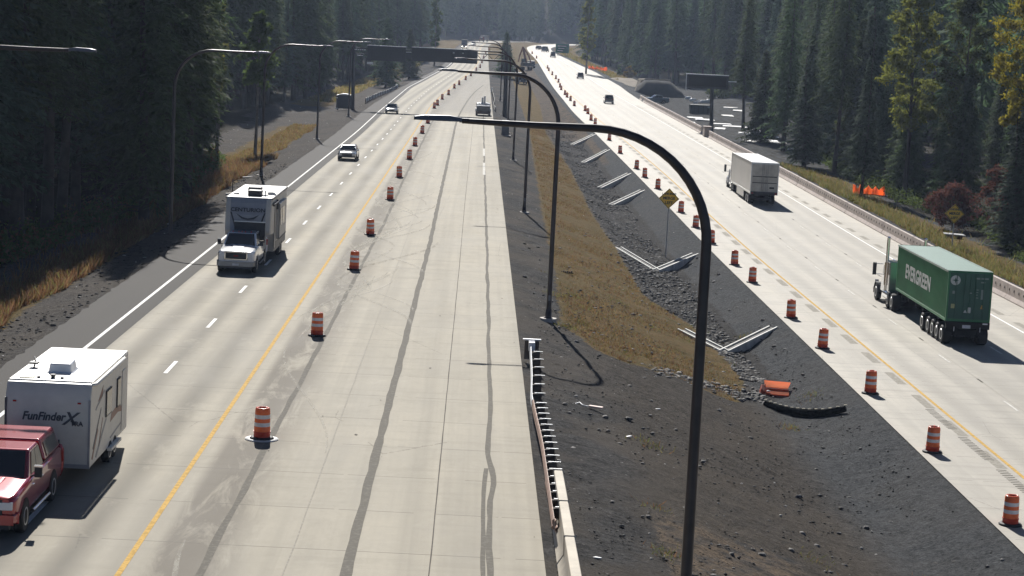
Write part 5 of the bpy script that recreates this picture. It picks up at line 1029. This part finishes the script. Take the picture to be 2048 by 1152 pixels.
ringd(-.82,2.26,.27,wl); 
b=MB(); [b.prism([(-.82+.05*math.cos(a+PI/2),2.26+.05*math.sin(a+PI/2)),(-.82+.19*math.cos(a),2.26+.19*math.sin(a)),(-.82+.05*math.cos(a-PI/2),2.26+.05*math.sin(a-PI/2))],'y',-.013,-.0085) for a in (0,PI/2,PI,3*PI/2)]; b.build('emblem_star',M['cgreen_dark'],t)
fm=mat('faint marking',(.22,.28,.26),.6)
for x0,x1,z0,z1 in ((.28,.52,2.36,2.45),(.58,.98,2.36,2.45),(.58,.80,2.16,2.24),(.36,.48,1.76,1.80),(.36,.46,1.62,1.66),(.36,.44,1.48,1.52),(.36,.48,1.32,1.36),(.62,.78,1.26,1.80),(.0,.12,1.56,1.62),(-.95,-.82,1.52,1.68)): b=MB(); b.box(x0,x1,-.012,-.002,z0,z1); b.build('door_marking',fm,t)
b=MB(); b.box(-.98,-.78,-.012,-.002,.72,.96); b.build('yellow_placard',mat('pale yellow placard',(.38,.40,.20),.6),t)
b=MB(); b.prism([(.62,.74),(.80,.74),(.71,.98)],'y',-.012,-.002); b.build('warning_triangle',mat('amber triangle',(.5,.30,.08),.6),t)
b=MB(); b.prism([(-.28,.50),(-.08,.50),(-.18,.66)],'y',-.012,-.002); b.lathe([(.085,0),(.085,.30)],12,c=(.04,-.0,.50)); b.build('white_sticker',wl,t)
t.location=(27.2,111.15,zR(118)+1.335)
# ---- cars and sport utilities
def suv(name,label,cat,body,L=4.8,Wd=1.9,hood=1.0,roof=1.72,group=None,sedan=False):
    t=thing(name,label,cat,group=group); h=Wd/2; n=L/2; bk=-n
    b=MB(); b.loft([csec(n,h*.8,.42,hood-.22,.2,.15),csec(n-.2,h*.95,.34,hood-.1,.18,.15),csec(n-1.1,h,.28,hood,.14),csec(0,h,.26,hood+.06,.08),csec(bk+.7,h,.28,hood+.08,.08),csec(bk+.12,h*.97,.36,hood+.04,.1),csec(bk,h*.88,.45,hood-.06,.12)]); b.build('body',body,t,bevel=.05,seg=2)
    z=hood+.0; w0,w1=h*.93,h*.74; ys=(n-1.25,n-2.0,bk+(1.15 if sedan else .55),bk+(.55 if sedan else .2))
    b=MB(); q=[(-w0,ys[3],z),(w0,ys[3],z),(w0,ys[0],z),(-w0,ys[0],z),(-w1,ys[2],roof),(w1,ys[2],roof),(w1,ys[1],roof),(-w1,ys[1],roof)]; b.hexa(q); b.build('cabin',body,t,bevel=.07,seg=3)
    b=MB(); b.panel([(w0,ys[0],z),(-w0,ys[0],z),(-w1,ys[1],roof),(w1,ys[1],roof)],(.05,.05,.12,.07),proud=.02,th=.03); b.build('windshield',M['glass'],t)
    b=MB(); b.panel([(-w0,ys[3],z),(w0,ys[3],z),(w1,ys[2],roof),(-w1,ys[2],roof)],(.08,.08,.2,.1),proud=.02,th=.03); b.build('rear_window',M['glass'],t)
    for s in (-1,1):
        w=[(s*w0,ys[3],z),(s*w0,ys[0],z),(s*w1,ys[1],roof),(s*w1,ys[2],roof)]; w=w if s>0 else [w[1],w[0],w[3],w[2]]
        b=MB(); b.panel(w,(.08,.08,.16,.12),proud=.015,th=.03); b.build('side_window',M['glass'],t)
        for y in (n-.9,bk+.85): wheel(t,s*(h+.01),y,.35,.22,s); arch(t,s*h,y,.40,s)
        b=MB(); b.box(s*(h+.07)-.08,s*(h+.07)+.08,n-1.6,n-1.5,hood+.0,hood+.16); b.build('side_mirror',body,t,bevel=.02)
        b=MB(); b.box(s*h*.72-.15,s*h*.72+.15,n-.14,n+.01,hood-.36,hood-.22); b.build('headlight',M['lens'],t,bevel=.01)
        b=MB(); b.box(s*h*.8-.11,s*h*.8+.11,bk-.01,bk+.1,hood-.18,hood+.0); b.build('tail_light',M['tail'],t)
    b=MB(); b.box(-.5,.5,n-.05,n+.012,.5,hood-.28); b.build('grille',M['plastic'],t,bevel=.01)
    b=MB(); b.box(-h*.85,h*.85,n-.08,n+.03,.36,.5); b.build('front_bumper',M['plastic'],t); b=MB(); b.box(-h*.85,h*.85,bk-.04,bk+.1,.36,.6); b.build('rear_bumper',M['plate'],t,bevel=.02)
    return t
place(suv('car','silver car with sun glinting off its hood in the outer left lane','car',paint('silver paint',(.42,.44,.48),.16,.5),sedan=True,roof=1.50,hood=.98),-13.0,208.6,zL,PI)
place(suv('car','distant white car glinting in the outer left lane before the guardrail','car',paint('silver white paint',(.65,.66,.68),.15,.5),sedan=True,roof=1.48,hood=.95),-13.7,324.5,zL,PI)
place(suv('sport_utility_vehicle','dark grey sport utility vehicle on the right lanes, closest of those driving away','car',paint('charcoal paint',(.035,.037,.045),.3,.3),roof=1.80,hood=1.08),26.6,427,zR,0)
place(suv('sport_utility_vehicle','small dark vehicle second farthest up the bright right lanes','car',paint('dark olive paint',(.05,.048,.042),.35,.2),roof=1.75,hood=1.05),28.5,594.5,zR,0)
place(suv('van','boxy dark van far up the right lanes with a pale roof','van',paint('dark van paint',(.06,.058,.055),.4,.1),roof=2.1,hood=1.1,L=5.2,Wd=2.0),27.3,799,zR,0)
place(suv('car','tiny dark car at the far bend of the right lanes','car',paint('tiny car paint',(.03,.03,.03),.4,.1)),24.8,905,zR,-.35)
place(suv('van','faint blue grey van at the far bend of the right lanes by the verge','van',paint('van blue grey',(.16,.18,.22),.4,.1),roof=2.3,hood=1.2,L=5.8,Wd=2.1),26.5,872,zR,-.25)
def box_truck(label,cab,box,lit=True,H=3.6,L=7.5):
    t=thing('box_truck',label,'truck'); n=L/2
    b=MB(); b.box(-1.2,1.2,-n,n-2.2,.9,H); b.build('cargo_box',box,t,bevel=.05)
    b=MB(); b.hexa([(-1.05,n-2.15,.5),(1.05,n-2.15,.5),(1.05,n,.5),(-1.05,n,.5),(-1.0,n-2.15,2.4),(1.0,n-2.15,2.4),(.95,n-.7,2.3),(-.95,n-.7,2.3)]); b.build('cab',cab,t,bevel=.06)
    b=MB(); b.panel([(1.05,n,.5),(-1.05,n,.5),(-.95,n-.7,2.3),(.95,n-.7,2.3)],(.08,.08,.5,.08),proud=.02,th=.03); b.build('windshield',M['glass'],t)
    for s in (-1,1):
        for y in (n-1.1,-n+1.4): wheel(t,s*1.15,y,.45,.3,s)
        b=MB(); b.box(s*.8-.16,s*.8+.16,n-.1,n+.05,.7,.95); b.build('headlight',M['lit_head'] if lit else M['lens'],t)
    return t
place(box_truck('dark truck with bright headlights at the far end of the left lanes',paint('far cab',(.1,.08,.08),.3,.2),M['sign_back']),-7.4,850,zL,PI)
place(suv('car','small pale car with headlights behind the far dark truck on the left lanes','car',paint('pale car',(.6,.58,.55),.3,.1)),-3.9,905,zL,PI)
place(box_truck('faint reddish truck at the crest where the left lanes vanish','x' and paint('crest truck',(.22,.06,.07),.4,.1),mat('crest box',(.35,.33,.34),.5),False,3.2,6.5),0.5,1020,zL,PI-.5)
# ---- work vehicles
dkp=paint('blue dark work paint',(.02,.03,.05),.3,.2); wp_=mat('bright white hood',(.8,.8,.8),.3,var=.03)
t=thing('work_truck','dark fronted work truck with white shoulders standing on the closed left lanes','work truck'); b=MB()
b.loft([[(-1.05,2.6,.55),(1.05,2.6,.55),(1.0,2.6,1.55),(-1.0,2.6,1.55)],[(-1.15,.6,.5),(1.15,.6,.5),(1.1,.6,1.8),(-1.1,.6,1.8)],[(-1.15,-2.8,.5),(1.15,-2.8,.5),(1.1,-2.8,1.8),(-1.1,-2.8,1.8)]]); b.build('body',dkp,t,bevel=.05)
for s in (-1,1):
    b=MB(); b.hexa([(s*.35,.7,1.78),(s*1.12,.7,1.78),(s*1.12,-2.6,1.78),(s*.35,-2.6,1.78),(s*.4,.6,2.02),(s*1.05,.6,1.92),(s*1.05,-2.5,1.92),(s*.4,-2.5,2.02)]); b.build('white_cover',wp_,t,bevel=.04)
    b=MB(); b.box(s*.18-.15,s*.18+.15,-.6,-.3,1.8,3.1 if s<0 else 2.9); b.build('exhaust_stack',wp_,t,bevel=.04)
    for y in (1.6,-1.7): wheel(t,s*1.2,y,.55,.35,s)
    b=MB(); b.loft([[(s*.8,1.6+.72*math.cos(a),.5+.72*math.sin(a)) for a in np.linspace(.2,PI-.2,9)]+[(s*.8,1.6+.64*math.cos(a),.5+.64*math.sin(a)) for a in np.linspace(PI-.2,.2,9)],[(s*1.25,1.6+.72*math.cos(a),.5+.72*math.sin(a)) for a in np.linspace(.2,PI-.2,9)]+[(s*1.25,1.6+.64*math.cos(a),.5+.64*math.sin(a)) for a in np.linspace(PI-.2,.2,9)]]); b.build('fender',wp_,t)
b=MB(); b.box(-1.15,1.15,2.6,2.85,.3,.75); b.build('front_bumper',mat('brown bumper',(.12,.07,.06),.6),t,bevel=.03)
place(t,.62,334,zL,PI)
t=pickup('pickup_truck','blue silver pickup parked sideways off the right lanes before the gravel mound','pickup truck',paint('blue silver paint',(.26,.33,.38),.25,.4),L=5.6,towmir=False,grille='cross')
p=at(1312,208); t.location=(p.x,p.y,p.z+.05); t.rotation_euler=(0,0,PI/2+.25)
# ================================================================= roadside and work zone things
def free_obj(b,name,m,label,cat,loc,rz=0,group=None,bevel=0): 
    o=b.build(name,m,bevel=bevel); o.location=loc; o.rotation_euler=(0,0,rz); return tag(o,label,cat,group)
# white framed check dams across the ditch
M['dam']=mat('pale check dam fabric',(.62,.62,.58),.7,var=.25,scale=2); 
def dam(label,pts):
    t=thing('check_dam',label,'check dam',(0,0,0),group='check dams in the median ditch')
    for (x0,y0),(x1,y1) in zip(pts[:-1],pts[1:]):
        d=Vector((x1-x0,y1-y0,0)); L=d.length; d/=L; nrm=Vector((-d.y,d.x,0)); za,zb_=ground_z(x0,y0)+.06,ground_z(x1,y1)+.06
        for off in (-.24,0,.24):
            w,hh=(.045,.06) if off else (.19,-.02); b=MB(); A=Vector((x0,y0,za))+nrm*off; B=Vector((x1,y1,zb_))+nrm*off
            b.hexa([tuple(A-nrm*w-Vector((0,0,.5))),tuple(B-nrm*w-Vector((0,0,.5))),tuple(B+nrm*w-Vector((0,0,.5))),tuple(A+nrm*w-Vector((0,0,.5))),tuple(A-nrm*w+Vector((0,0,hh))),tuple(B-nrm*w+Vector((0,0,hh))),tuple(B+nrm*w+Vector((0,0,hh))),tuple(A+nrm*w+Vector((0,0,hh)))]); b.build('rail' if off else 'core',M['dam'] if off else M['rock'],t)
    return t
for i,pts in enumerate([[(11.1,156.8),(13.4,148.6),(17.0,156.4)],[(12.1,115.9),(14.0,111.2),(17.4,116.6)],[(13.4,202),(17.2,212)],[(13.4,222),(17.3,233)],[(13.3,258.4),(17.3,273)],[(13.4,293),(17.3,307.5)]]):
    dam(['V shaped pale check dam in the ditch level with the yellow sign shadow','V shaped pale check dam nearest the camera, right of the lamp pole','straight pale check dam, first one beyond the upper V shaped dam','straight pale check dam, second one beyond the upper V shaped dam','straight pale check dam, third one beyond the upper V shaped dam','faint straight check dam farthest up the median ditch'][i],pts)
# crumpled orange fabric in the ditch
M['orange']=leafmat('orange fabric',(.95,.36,.15),.6); r=np.random.default_rng(5)
def cloth(nx,ny,w,d,h,seed):
    V=[];
    for j in range(ny+1):
        for i in range(nx+1):
            u,v=i/nx,j/ny; x=(u-.5)*w; y=(v-.5)*d; z=h*(.55+.45*math.sin(u*5+seed)*math.cos(v*4))*(1-abs(v-.5)*1.2)+.06*math.sin(u*19+v*13); V.append((x+.06*math.sin(v*9),y+.05*math.sin(u*11),max(.03,z)))
    F=[(j*(nx+1)+i,j*(nx+1)+i+1,(j+1)*(nx+1)+i+1,(j+1)*(nx+1)+i) for j in range(ny) for i in range(nx)]
    V2=[(x,y,z-.03) for x,y,z in V]; n=len(V); return V+V2,F+[tuple(k+n for k in f)[::-1] for f in F]
p=at(1552,792); t=thing('orange_fabric','crumpled orange fabric sheet beside the dark log at the end of the ditch','fabric',(p.x,p.y,p.z),-.15); b=MB(); b.hexa([(-.55,-.05,.05),(.62,-.12,.05),(.60,.62,.20),(-.50,.60,.22),(-.55,-.05,.09),(.62,-.12,.09),(.60,.62,.24),(-.50,.60,.26)]); b.build('lower_sheet',M['orange'],t); b=MB(); b.hexa([(-.55,.55,.30),(.55,.50,.28),(.66,1.35,.45),(-.62,1.30,.48),(-.55,.55,.34),(.55,.50,.32),(.66,1.35,.49),(-.62,1.30,.52)]); b.build('upper_sheet',M['orange'],t)
b=MB(); b.add([(-.62,.0,.02),(-.55,-.05,.08),(-.52,.5,.5),(-.72,.45,.3),(-.60,.2,.02)],[(0,1,2,3,4)]); b.hexa([(-.80,.1,.0),(-.52,-.1,.0),(-.5,.4,.0),(-.85,.5,.0),(-.72,.15,.3),(-.55,.0,.12),(-.55,.45,.48),(-.75,.5,.45)]); b.build('fold',mat('dark orange fold',(.45,.08,.04),.6),t,bevel=.02)
b=MB(); b.lathe([(.09,0),(.11,.04),(.02,.06)],8,c=(-.38,.08,.18)); b.build('white_patch',M['band'],t)
P=[at(1530,813),at(1555,822),at(1585,829),at(1615,832),at(1650,832),at(1690,824)]; t=thing('log','dark curved log with a frayed pale top lying beside the orange fabric','log',(0,0,0))
b=MB(); b.tube([(q.x,q.y,q.z+.14) for q in P],[.12,.17,.19,.19,.19,.14],10); b.build('log',mat('dark straw wattle',(.022,.023,.022),1.0,spec=0,var=.5,scale=6),t)
b=MB(); 
for k in range(14):
    u=k/13*(len(P)-1.001); i=int(u); q=P[i].lerp(P[i+1],u-i); b.box(q.x-.06,q.x+.08,q.y-.03,q.y+.05,q.z+.29,q.z+.335)
b.build('frayed_top',mat('pale fray',(.5,.45,.33),.8,var=.3),t)
# litter beside the guardrail
p=at(1180,815); t=thing('litter','torn white and red plastic strip on the gravel right of the guardrail','litter',p,-.2); b=MB(); b.tube([(-.65,.1,.05),(-.45,.25,.12),(-.3,.05,.06),(-.05,-.05,.04)],.025,5); b.build('strip',M['band'],t); b=MB(); b.hexa([(-.05,-.1,.02),(.5,-.2,.02),(.52,-.02,.02),(-.02,.05,.02),(-.05,-.1,.09),(.5,-.2,.07),(.52,-.02,.08),(-.02,.05,.1)]); b.build('flap',mat('dirty pinkish plastic',(.6,.42,.36),.6),t,bevel=.01)
p=at(1132,547); b=MB(); [b.box(-.30+.12*k,-.22+.12*k,-.06,.10,.02,.14+.03*(k%2)) for k in range(6)]; b.box(-.32,.45,.0,.05,.01,.06); free_obj(b,'drain_grate',M['under'],'small dark slatted grate lying on the olive grass of the median','grate',p,-.1)
for (px,py,lb) in ((1315,819,'small white scrap on the dark soil left of the near lamp pole'),(1257,874,'small white card on the dark soil below the litter strip'),(1195,1117,'thin white scrap on the soil beside the cream barrier')):
    p=at(px,py); b=MB(); b.hexa([(-.12,-.06,.01),(.12,-.04,.01),(.10,.06,.01),(-.1,.05,.01),(-.12,-.06,.03),(.12,-.04,.05),(.10,.06,.04),(-.1,.05,.03)]); free_obj(b,'scrap',M['band'],lb,'litter',p,random.uniform(-1,1))
for (px,py,w,lb) in ((115,556,.9,'pale cut slab lying on the left verge at the grass edge'),(495,356,.5,'pale cut slab left of the camper roof on the verge'),(462,389,.5,'small pale slab beside the marker post left of the camper')):
    p=at(px,py); b=MB(); b.hexa([(-w,-.25,.0),(w,-.05,.0),(w,.3,0),(-w*.9,.15,0),(-w,-.25,.10),(w,-.05,.16),(w,.3,.16),(-w*.9,.15,.1)]); free_obj(b,'concrete_slab',M['footing'],lb,'slab',p,.5,bevel=.02)
p=at(465,383); b=MB(); b.box(-.04,.04,-.02,.02,-.2,1.05); free_obj(b,'marker_post',M['timber'],'thin dark marker post left of the camper roof','post',p)
# grey cabinet in the median
p=at(1010,268); t=thing('utility_cabinet','grey traffic cabinet in the median left of the far lamp poles','cabinet',(3.6,277,ground_z(3.6,277))); b=MB(); b.box(-.5,.5,-.35,.35,-.1,1.9); b.build('cabinet',mat('cabinet grey',(.10,.10,.105),.5),t,bevel=.03); b=MB(); b.loft([[(-.54,-.4,1.9),(.54,-.4,1.9),(.54,.4,1.9),(-.54,.4,1.9)],[(-.45,-.3,2.02),(.45,-.3,2.02),(.45,.3,2.02),(-.45,.3,2.02)]]); b.build('lid',wp_,t); b=MB(); b.box(-.75,.75,-.6,.6,-.4,.02); b.build('pad',M['footing'],t)
# boxy dark trailer with curved white roof on the left verge
t=thing('utility_trailer','dark boxy work trailer with a white curved roof on the left verge','trailer',(-22.3,343,ground_z(-22.3,343)),.0); b=MB(); b.box(-1.35,1.25,-1.6,1.6,.35,2.55); b.build('body',mat('trailer dark',(.03,.035,.042),.45),t,bevel=.08)
b=MB(); b.loft([[(-1.1,y,2.55)]+[(-1.1+2.0*k/8,y,2.56+.22*math.sin(PI*k/8)) for k in range(9)]+[(.9,y,2.55)] for y in (-1.62,1.5)]); b.build('roof',wp_,t); b=MB(); b.box(.95,1.3,-1.5,1.2,2.55,2.68); b.build('roof_step',wp_,t)
for s in (-1,1): wheel(t,s*1.3,0,.36,.25,s)
b=MB(); b.box(-1.5,-1.1,-1.7,-1.6,2.0,2.15); b.box(1.2,1.45,-1.75,-1.6,.1,.4); b.box(-1.5,-1.0,-1.75,-1.6,.25,.4); b.build('bracket',wp_,t)
# gravel mound, dumpster, sacks and planks in the cleared work area
def mound(name,label,cx,cy,rx,ry,h,m,seed,flat=.0):
    V=[];F=[];n=20;mr=10
    for j in range(mr+1):
        q=j/mr
        for i in range(n):
            a=i*2*PI/n; rr=q*(1+.12*math.sin(3*a+seed)); zz=h*min(1,(1-q**1.6)*(1+flat))+.25*nz3(math.cos(a)*q*3,math.sin(a)*q*3,1,seed); V.append((cx+rx*rr*math.cos(a),cy+ry*rr*math.sin(a),ground_z(cx,cy)-.4*q+zz))
    for j in range(mr):
        for i in range(n): F.append((j*n+i,j*n+(i+1)%n,(j+1)*n+(i+1)%n,(j+1)*n+i))
    o=link(name,mesh_np(name,V,F,m,smooth=True)); return tag(o,label,'mound')
M['mound']=mat('shade dark fill',(.040,.036,.034),.95,var=.3,scale=.6); M['mound_tan']=mat('tan soil',(.17,.14,.10),.95,var=.25,scale=.6)  # heap is dark fill, its tone also carrying the shade of the steep front
p=atY(1315,205,510); t=thing('soil_mound','large dark flat topped soil mound beyond the parked blue pickup','mound',(p.x+.8,522,ground_z(p.x,522)),.05)
V=[];F=[];nx,ny=16,8
for j in range(ny+1):
    for i in range(nx+1):
        u=i/nx*2-1; v=j/ny; wv=6.6-2.6*v; z=4.3*min(1,v*1.5)*(1-.25*max(0,abs(u)-.6)/.4*1.5)+.25*nz3(i,j,.7,3); V.append((u*wv*1.05+.3*nz3(i,j,.5),-4.5+ (v**1.6)*9,z-.3))
F=[(j*(nx+1)+i,j*(nx+1)+i+1,(j+1)*(nx+1)+i+1,(j+1)*(nx+1)+i) for j in range(ny) for i in range(nx)]
o=link('heap',mesh_np('heap',V,F,M['mound'],smooth=False),t)
b=MB(); b.hexa([(-3.4,.8,3.7),(3.6,.8,3.7),(4.2,9,3.4),(-4.2,9,3.4),(-3.2,1.0,4.25),(3.4,1.0,4.2),(3.8,9,4.0),(-3.8,9,4.0)]); b.hexa([(-5,3,-.4),(5,3,-.4),(5,10,-.4),(-5,10,-.4),(-3.8,3.4,3.7),(3.8,3.4,3.7),(4,9,3.4),(-4,9,3.4)]); b.build('top_soil',M['mound_tan'],t,bevel=.2)
p=atY(1250,150,640); mound('soil_mound','low tan soil bank beyond the dark mound on the right',p.x-2,610,7,30,1.3,M['mound_tan'],5,.3)
p=at(1399,228); t=thing('dumpster','dark green open dumpster on the cleared ground beneath the message sign','dumpster',(p.x,p.y,p.z),.1); b=MB(); b.hexa([(-1.9,-1,0),(1.9,-1,0),(1.9,1,0),(-1.9,1,0),(-2.1,-1.1,1.9),(2.1,-1.1,1.9),(2.1,1.1,1.9),(-2.1,1.1,1.9)]); b.build('bin',mat('dumpster green',(.02,.035,.035),.6),t,bevel=.04); b=MB(); [b.box(x-.05,x+.05,-1.17,-1.02,.1,1.85) for x in (-1.4,-.5,.5,1.4)]; b.build('rib',M['under'],t)
b=MB(); b.box(1.3,2.0,-1.14,-1.08,1.3,1.7); b.build('label_plate',mat('dull blue plate',(.2,.3,.34),.5),t)
sack=MB(); sack.loft([[(-.9*s,y,z*k) for s,z in ((1,.0),(1,.28),(.6,.48),(-.6,.48),(-1,.28),(-1,0))] for y,k in ((-.5,.5),(-.35,1),(.35,1),(.5,.5))],sm=True); so_=None
SL=[(1353,184),(1361,189),(1368,193),(1377,197),(1386,201),(1391,205),(1399,203),(1406,204),(1412,204),(1418,202)]
for i,(px,py) in enumerate(SL):
    p=at(px,py+2)
    if so_ is None: so_=sack.build('white_sack',wp_); o=so_
    else: o=so_.copy(); C.objects.link(o)
    o.location=(p.x,p.y,p.z); o.rotation_euler=(0,0,random.uniform(-.6,.6)); s=random.uniform(.7,1.15); o.scale=(s*.8,s,s*1.4); tag(o,'sunlit white sack in the curved row leading to the dark dumpster','sack','white sacks in a curved row')
# pale planks lying on the cleared ground
M['white_sheet']=mat('white plastic sheet',(.80,.79,.77),.45,var=.2); pk=None
PL=[(1462,216,3.4),(1478,222,2.6),(1385,236,4.2),(1410,240,3.6),(1378,246,2.2),(1445,249,3.4),(1470,254,4.6),(1440,258,2.0),(1492,267,2.6),(1506,270,2.2),(1532,275,2.0),(1540,283,2.6),(1500,283,2.0),(1560,287,2.2),(1455,232,2.4),(1512,262,1.6),(1528,268,1.4),(1585,300,1.6),(1550,276,1.4)]
for i,(px,py,L) in enumerate(PL):
    p=at(px,py); b=MB(); n=max(3,int(L)); 
    if pk is None: b.hexa([(-.5,-.5,0),(.5,-.42,0),(.5,.42,0),(-.5,.5,0),(-.45,-.46,1),(.5,-.30,.8),(.42,.4,2.2),(-.5,.46,1.8)]); pk=b.build('white_sheet',M['white_sheet']); o=pk
    else: o=pk.copy(); C.objects.link(o)
    o.location=p; o.scale=(L,random.uniform(1.2,3.4),.10); o.rotation_euler=(0,0,-.12+random.uniform(-.15,.15)); tag(o,'flat white plastic sheet scattered on the cleared ground right of the barrier','sheet','white sheets on the cleared ground')
# white board on posts, orange netting
p=at(1908,478); t=thing('white_board','flat white topped crate lying behind the right yellow diamond sign','board',(p.x,p.y,p.z),-.05); b=MB(); b.hexa([(-.95,-.35,.42),(.95,-.5,.36),(.8,.45,.40),(-.95,.45,.46),(-.95,-.35,.48),(.95,-.5,.42),(.8,.45,.46),(-.95,.45,.52)]); b.build('top',wp_,t); b=MB(); b.box(-.8,.7,-.3,.4,-.15,.38); b.build('crate',mat('dark brown crate',(.05,.035,.03),.8),t)
def netting(label,px,py,w,h,rz):
    p=at(px,py); t=thing('orange_netting',label,'netting',(p.x,p.y,p.z),rz); n=16; V=[];
    for i in range(n+1):
        x=(i/n-.5)*w; y=.25*math.sin(i*1.3); V.append((x,y,.05+.1*math.sin(i*2.1)))
    for i in range(n+1):
        x=(i/n-.5)*w; y=.25*math.sin(i*1.3)+.2*math.sin(i*.9); V.append((x+.1*math.sin(i*3),y-.15,h*(.8+.25*math.sin(i*1.7+1))))
    b=MB(); b.add(V+[(x,y+.03,z) for x,y,z in V],[(i,i+1,i+n+2,i+n+1) for i in range(n)]+[(i+2*n+2,i+n+1+2*n+2,i+n+2+2*n+2,i+1+2*n+2) for i in range(n)]); b.build('mesh_sheet',M['orange'],t)
    for x in (-w*.42,w*.1,w*.45): b=MB(); b.box(x-.04,x+.04,.3,.36,-.2,h+.2); b.build('stake',M['timber'],t)
netting('bright orange safety netting behind the right barrier by the pointed fir',1737,391,3.6,1.15,-.35)
netting('long red orange netting heap on the far right bank',1195,141,9,1.4,-.9)
netting('red orange marker netting in the median under the nearest lamp arm',1172,262,1.1,.7,.2)
# excavator and parked work trucks in the far median
M['exc']=mat('excavator orange',(.26,.09,.05),.5,var=.2); p=at(1052,140); t=thing('excavator','rust coloured excavator with raised folded boom in the far median','excavator',(p.x,p.y,p.z),.2)
b=MB(); b.box(-1.4,1.4,-2,2,1.2,2.4); b.build('body',mat('excavator dark',(.05,.05,.055),.5),t,bevel=.1); b=MB(); b.box(-1.5,-.9,-2.2,2.2,0,1); b.box(.9,1.5,-2.2,2.2,0,1); b.build('track',M['under'],t,bevel=.1)
b=MB(); b.box(-1.3,-.2,.4,1.8,2.4,3.5); b.build('cab',M['glass'],t,bevel=.06)
b=MB(); b.tube([(.3,1.2,2.2),(-.6,1.0,5.0),(-1.1,.8,7.2)],[.32,.38,.25],6); b.build('boom',M['exc'],t); b=MB(); b.tube([(-1.1,.8,7.2),(-2.0,.9,4.5),(-2.4,.9,2.4)],[.25,.22,.16],6); b.build('stick',M['exc'],t); b=MB(); b.tube([(-1.1,.8,7.2),(1.0,.8,4.2),(1.6,.8,2.4)],[.2,.24,.2],6); b.build('hydraulic_arm',M['exc'],t)
for (px,py,lb,w) in ((1042,168,'dark work truck in the far median facing the camera, below the excavator','a'),(1024,152,'dark flatbed truck behind the far lamp poles in the median','b'),(1062,136,'small pale roofed machine beside the excavator','c')):
    p=at(px,py); t=box_truck(lb,mat('work cab '+w,(.045,.05,.055),.4),mat('work bed '+w,(.035,.038,.042),.5),False,2.9 if w!='c' else 2.2,6.0 if w!='c' else 4.0); t.location=(p.x,p.y,p.z); t.rotation_euler=(0,0,PI+.15)
# ================================================================= haze: pale even air in a closed box
def haze(density):
    b=MB(); b.box(-1000,1000,-150,2700,-14,420); o=b.build('haze',[]); o['kind']='stuff'
    t=NT('haze'); t.t.nodes.remove(t.b); v=t.n('ShaderNodeVolumePrincipled'); v.inputs['Color'].default_value=(.60,.74,1.0,1); v.inputs['Density'].default_value=density; v.inputs['Anisotropy'].default_value=.35; t.l(v.outputs[0],t.out.inputs['Volume']); t.mat.cycles.homogeneous_volume=True; o.data.materials.append(t.mat)
haze(.00012)
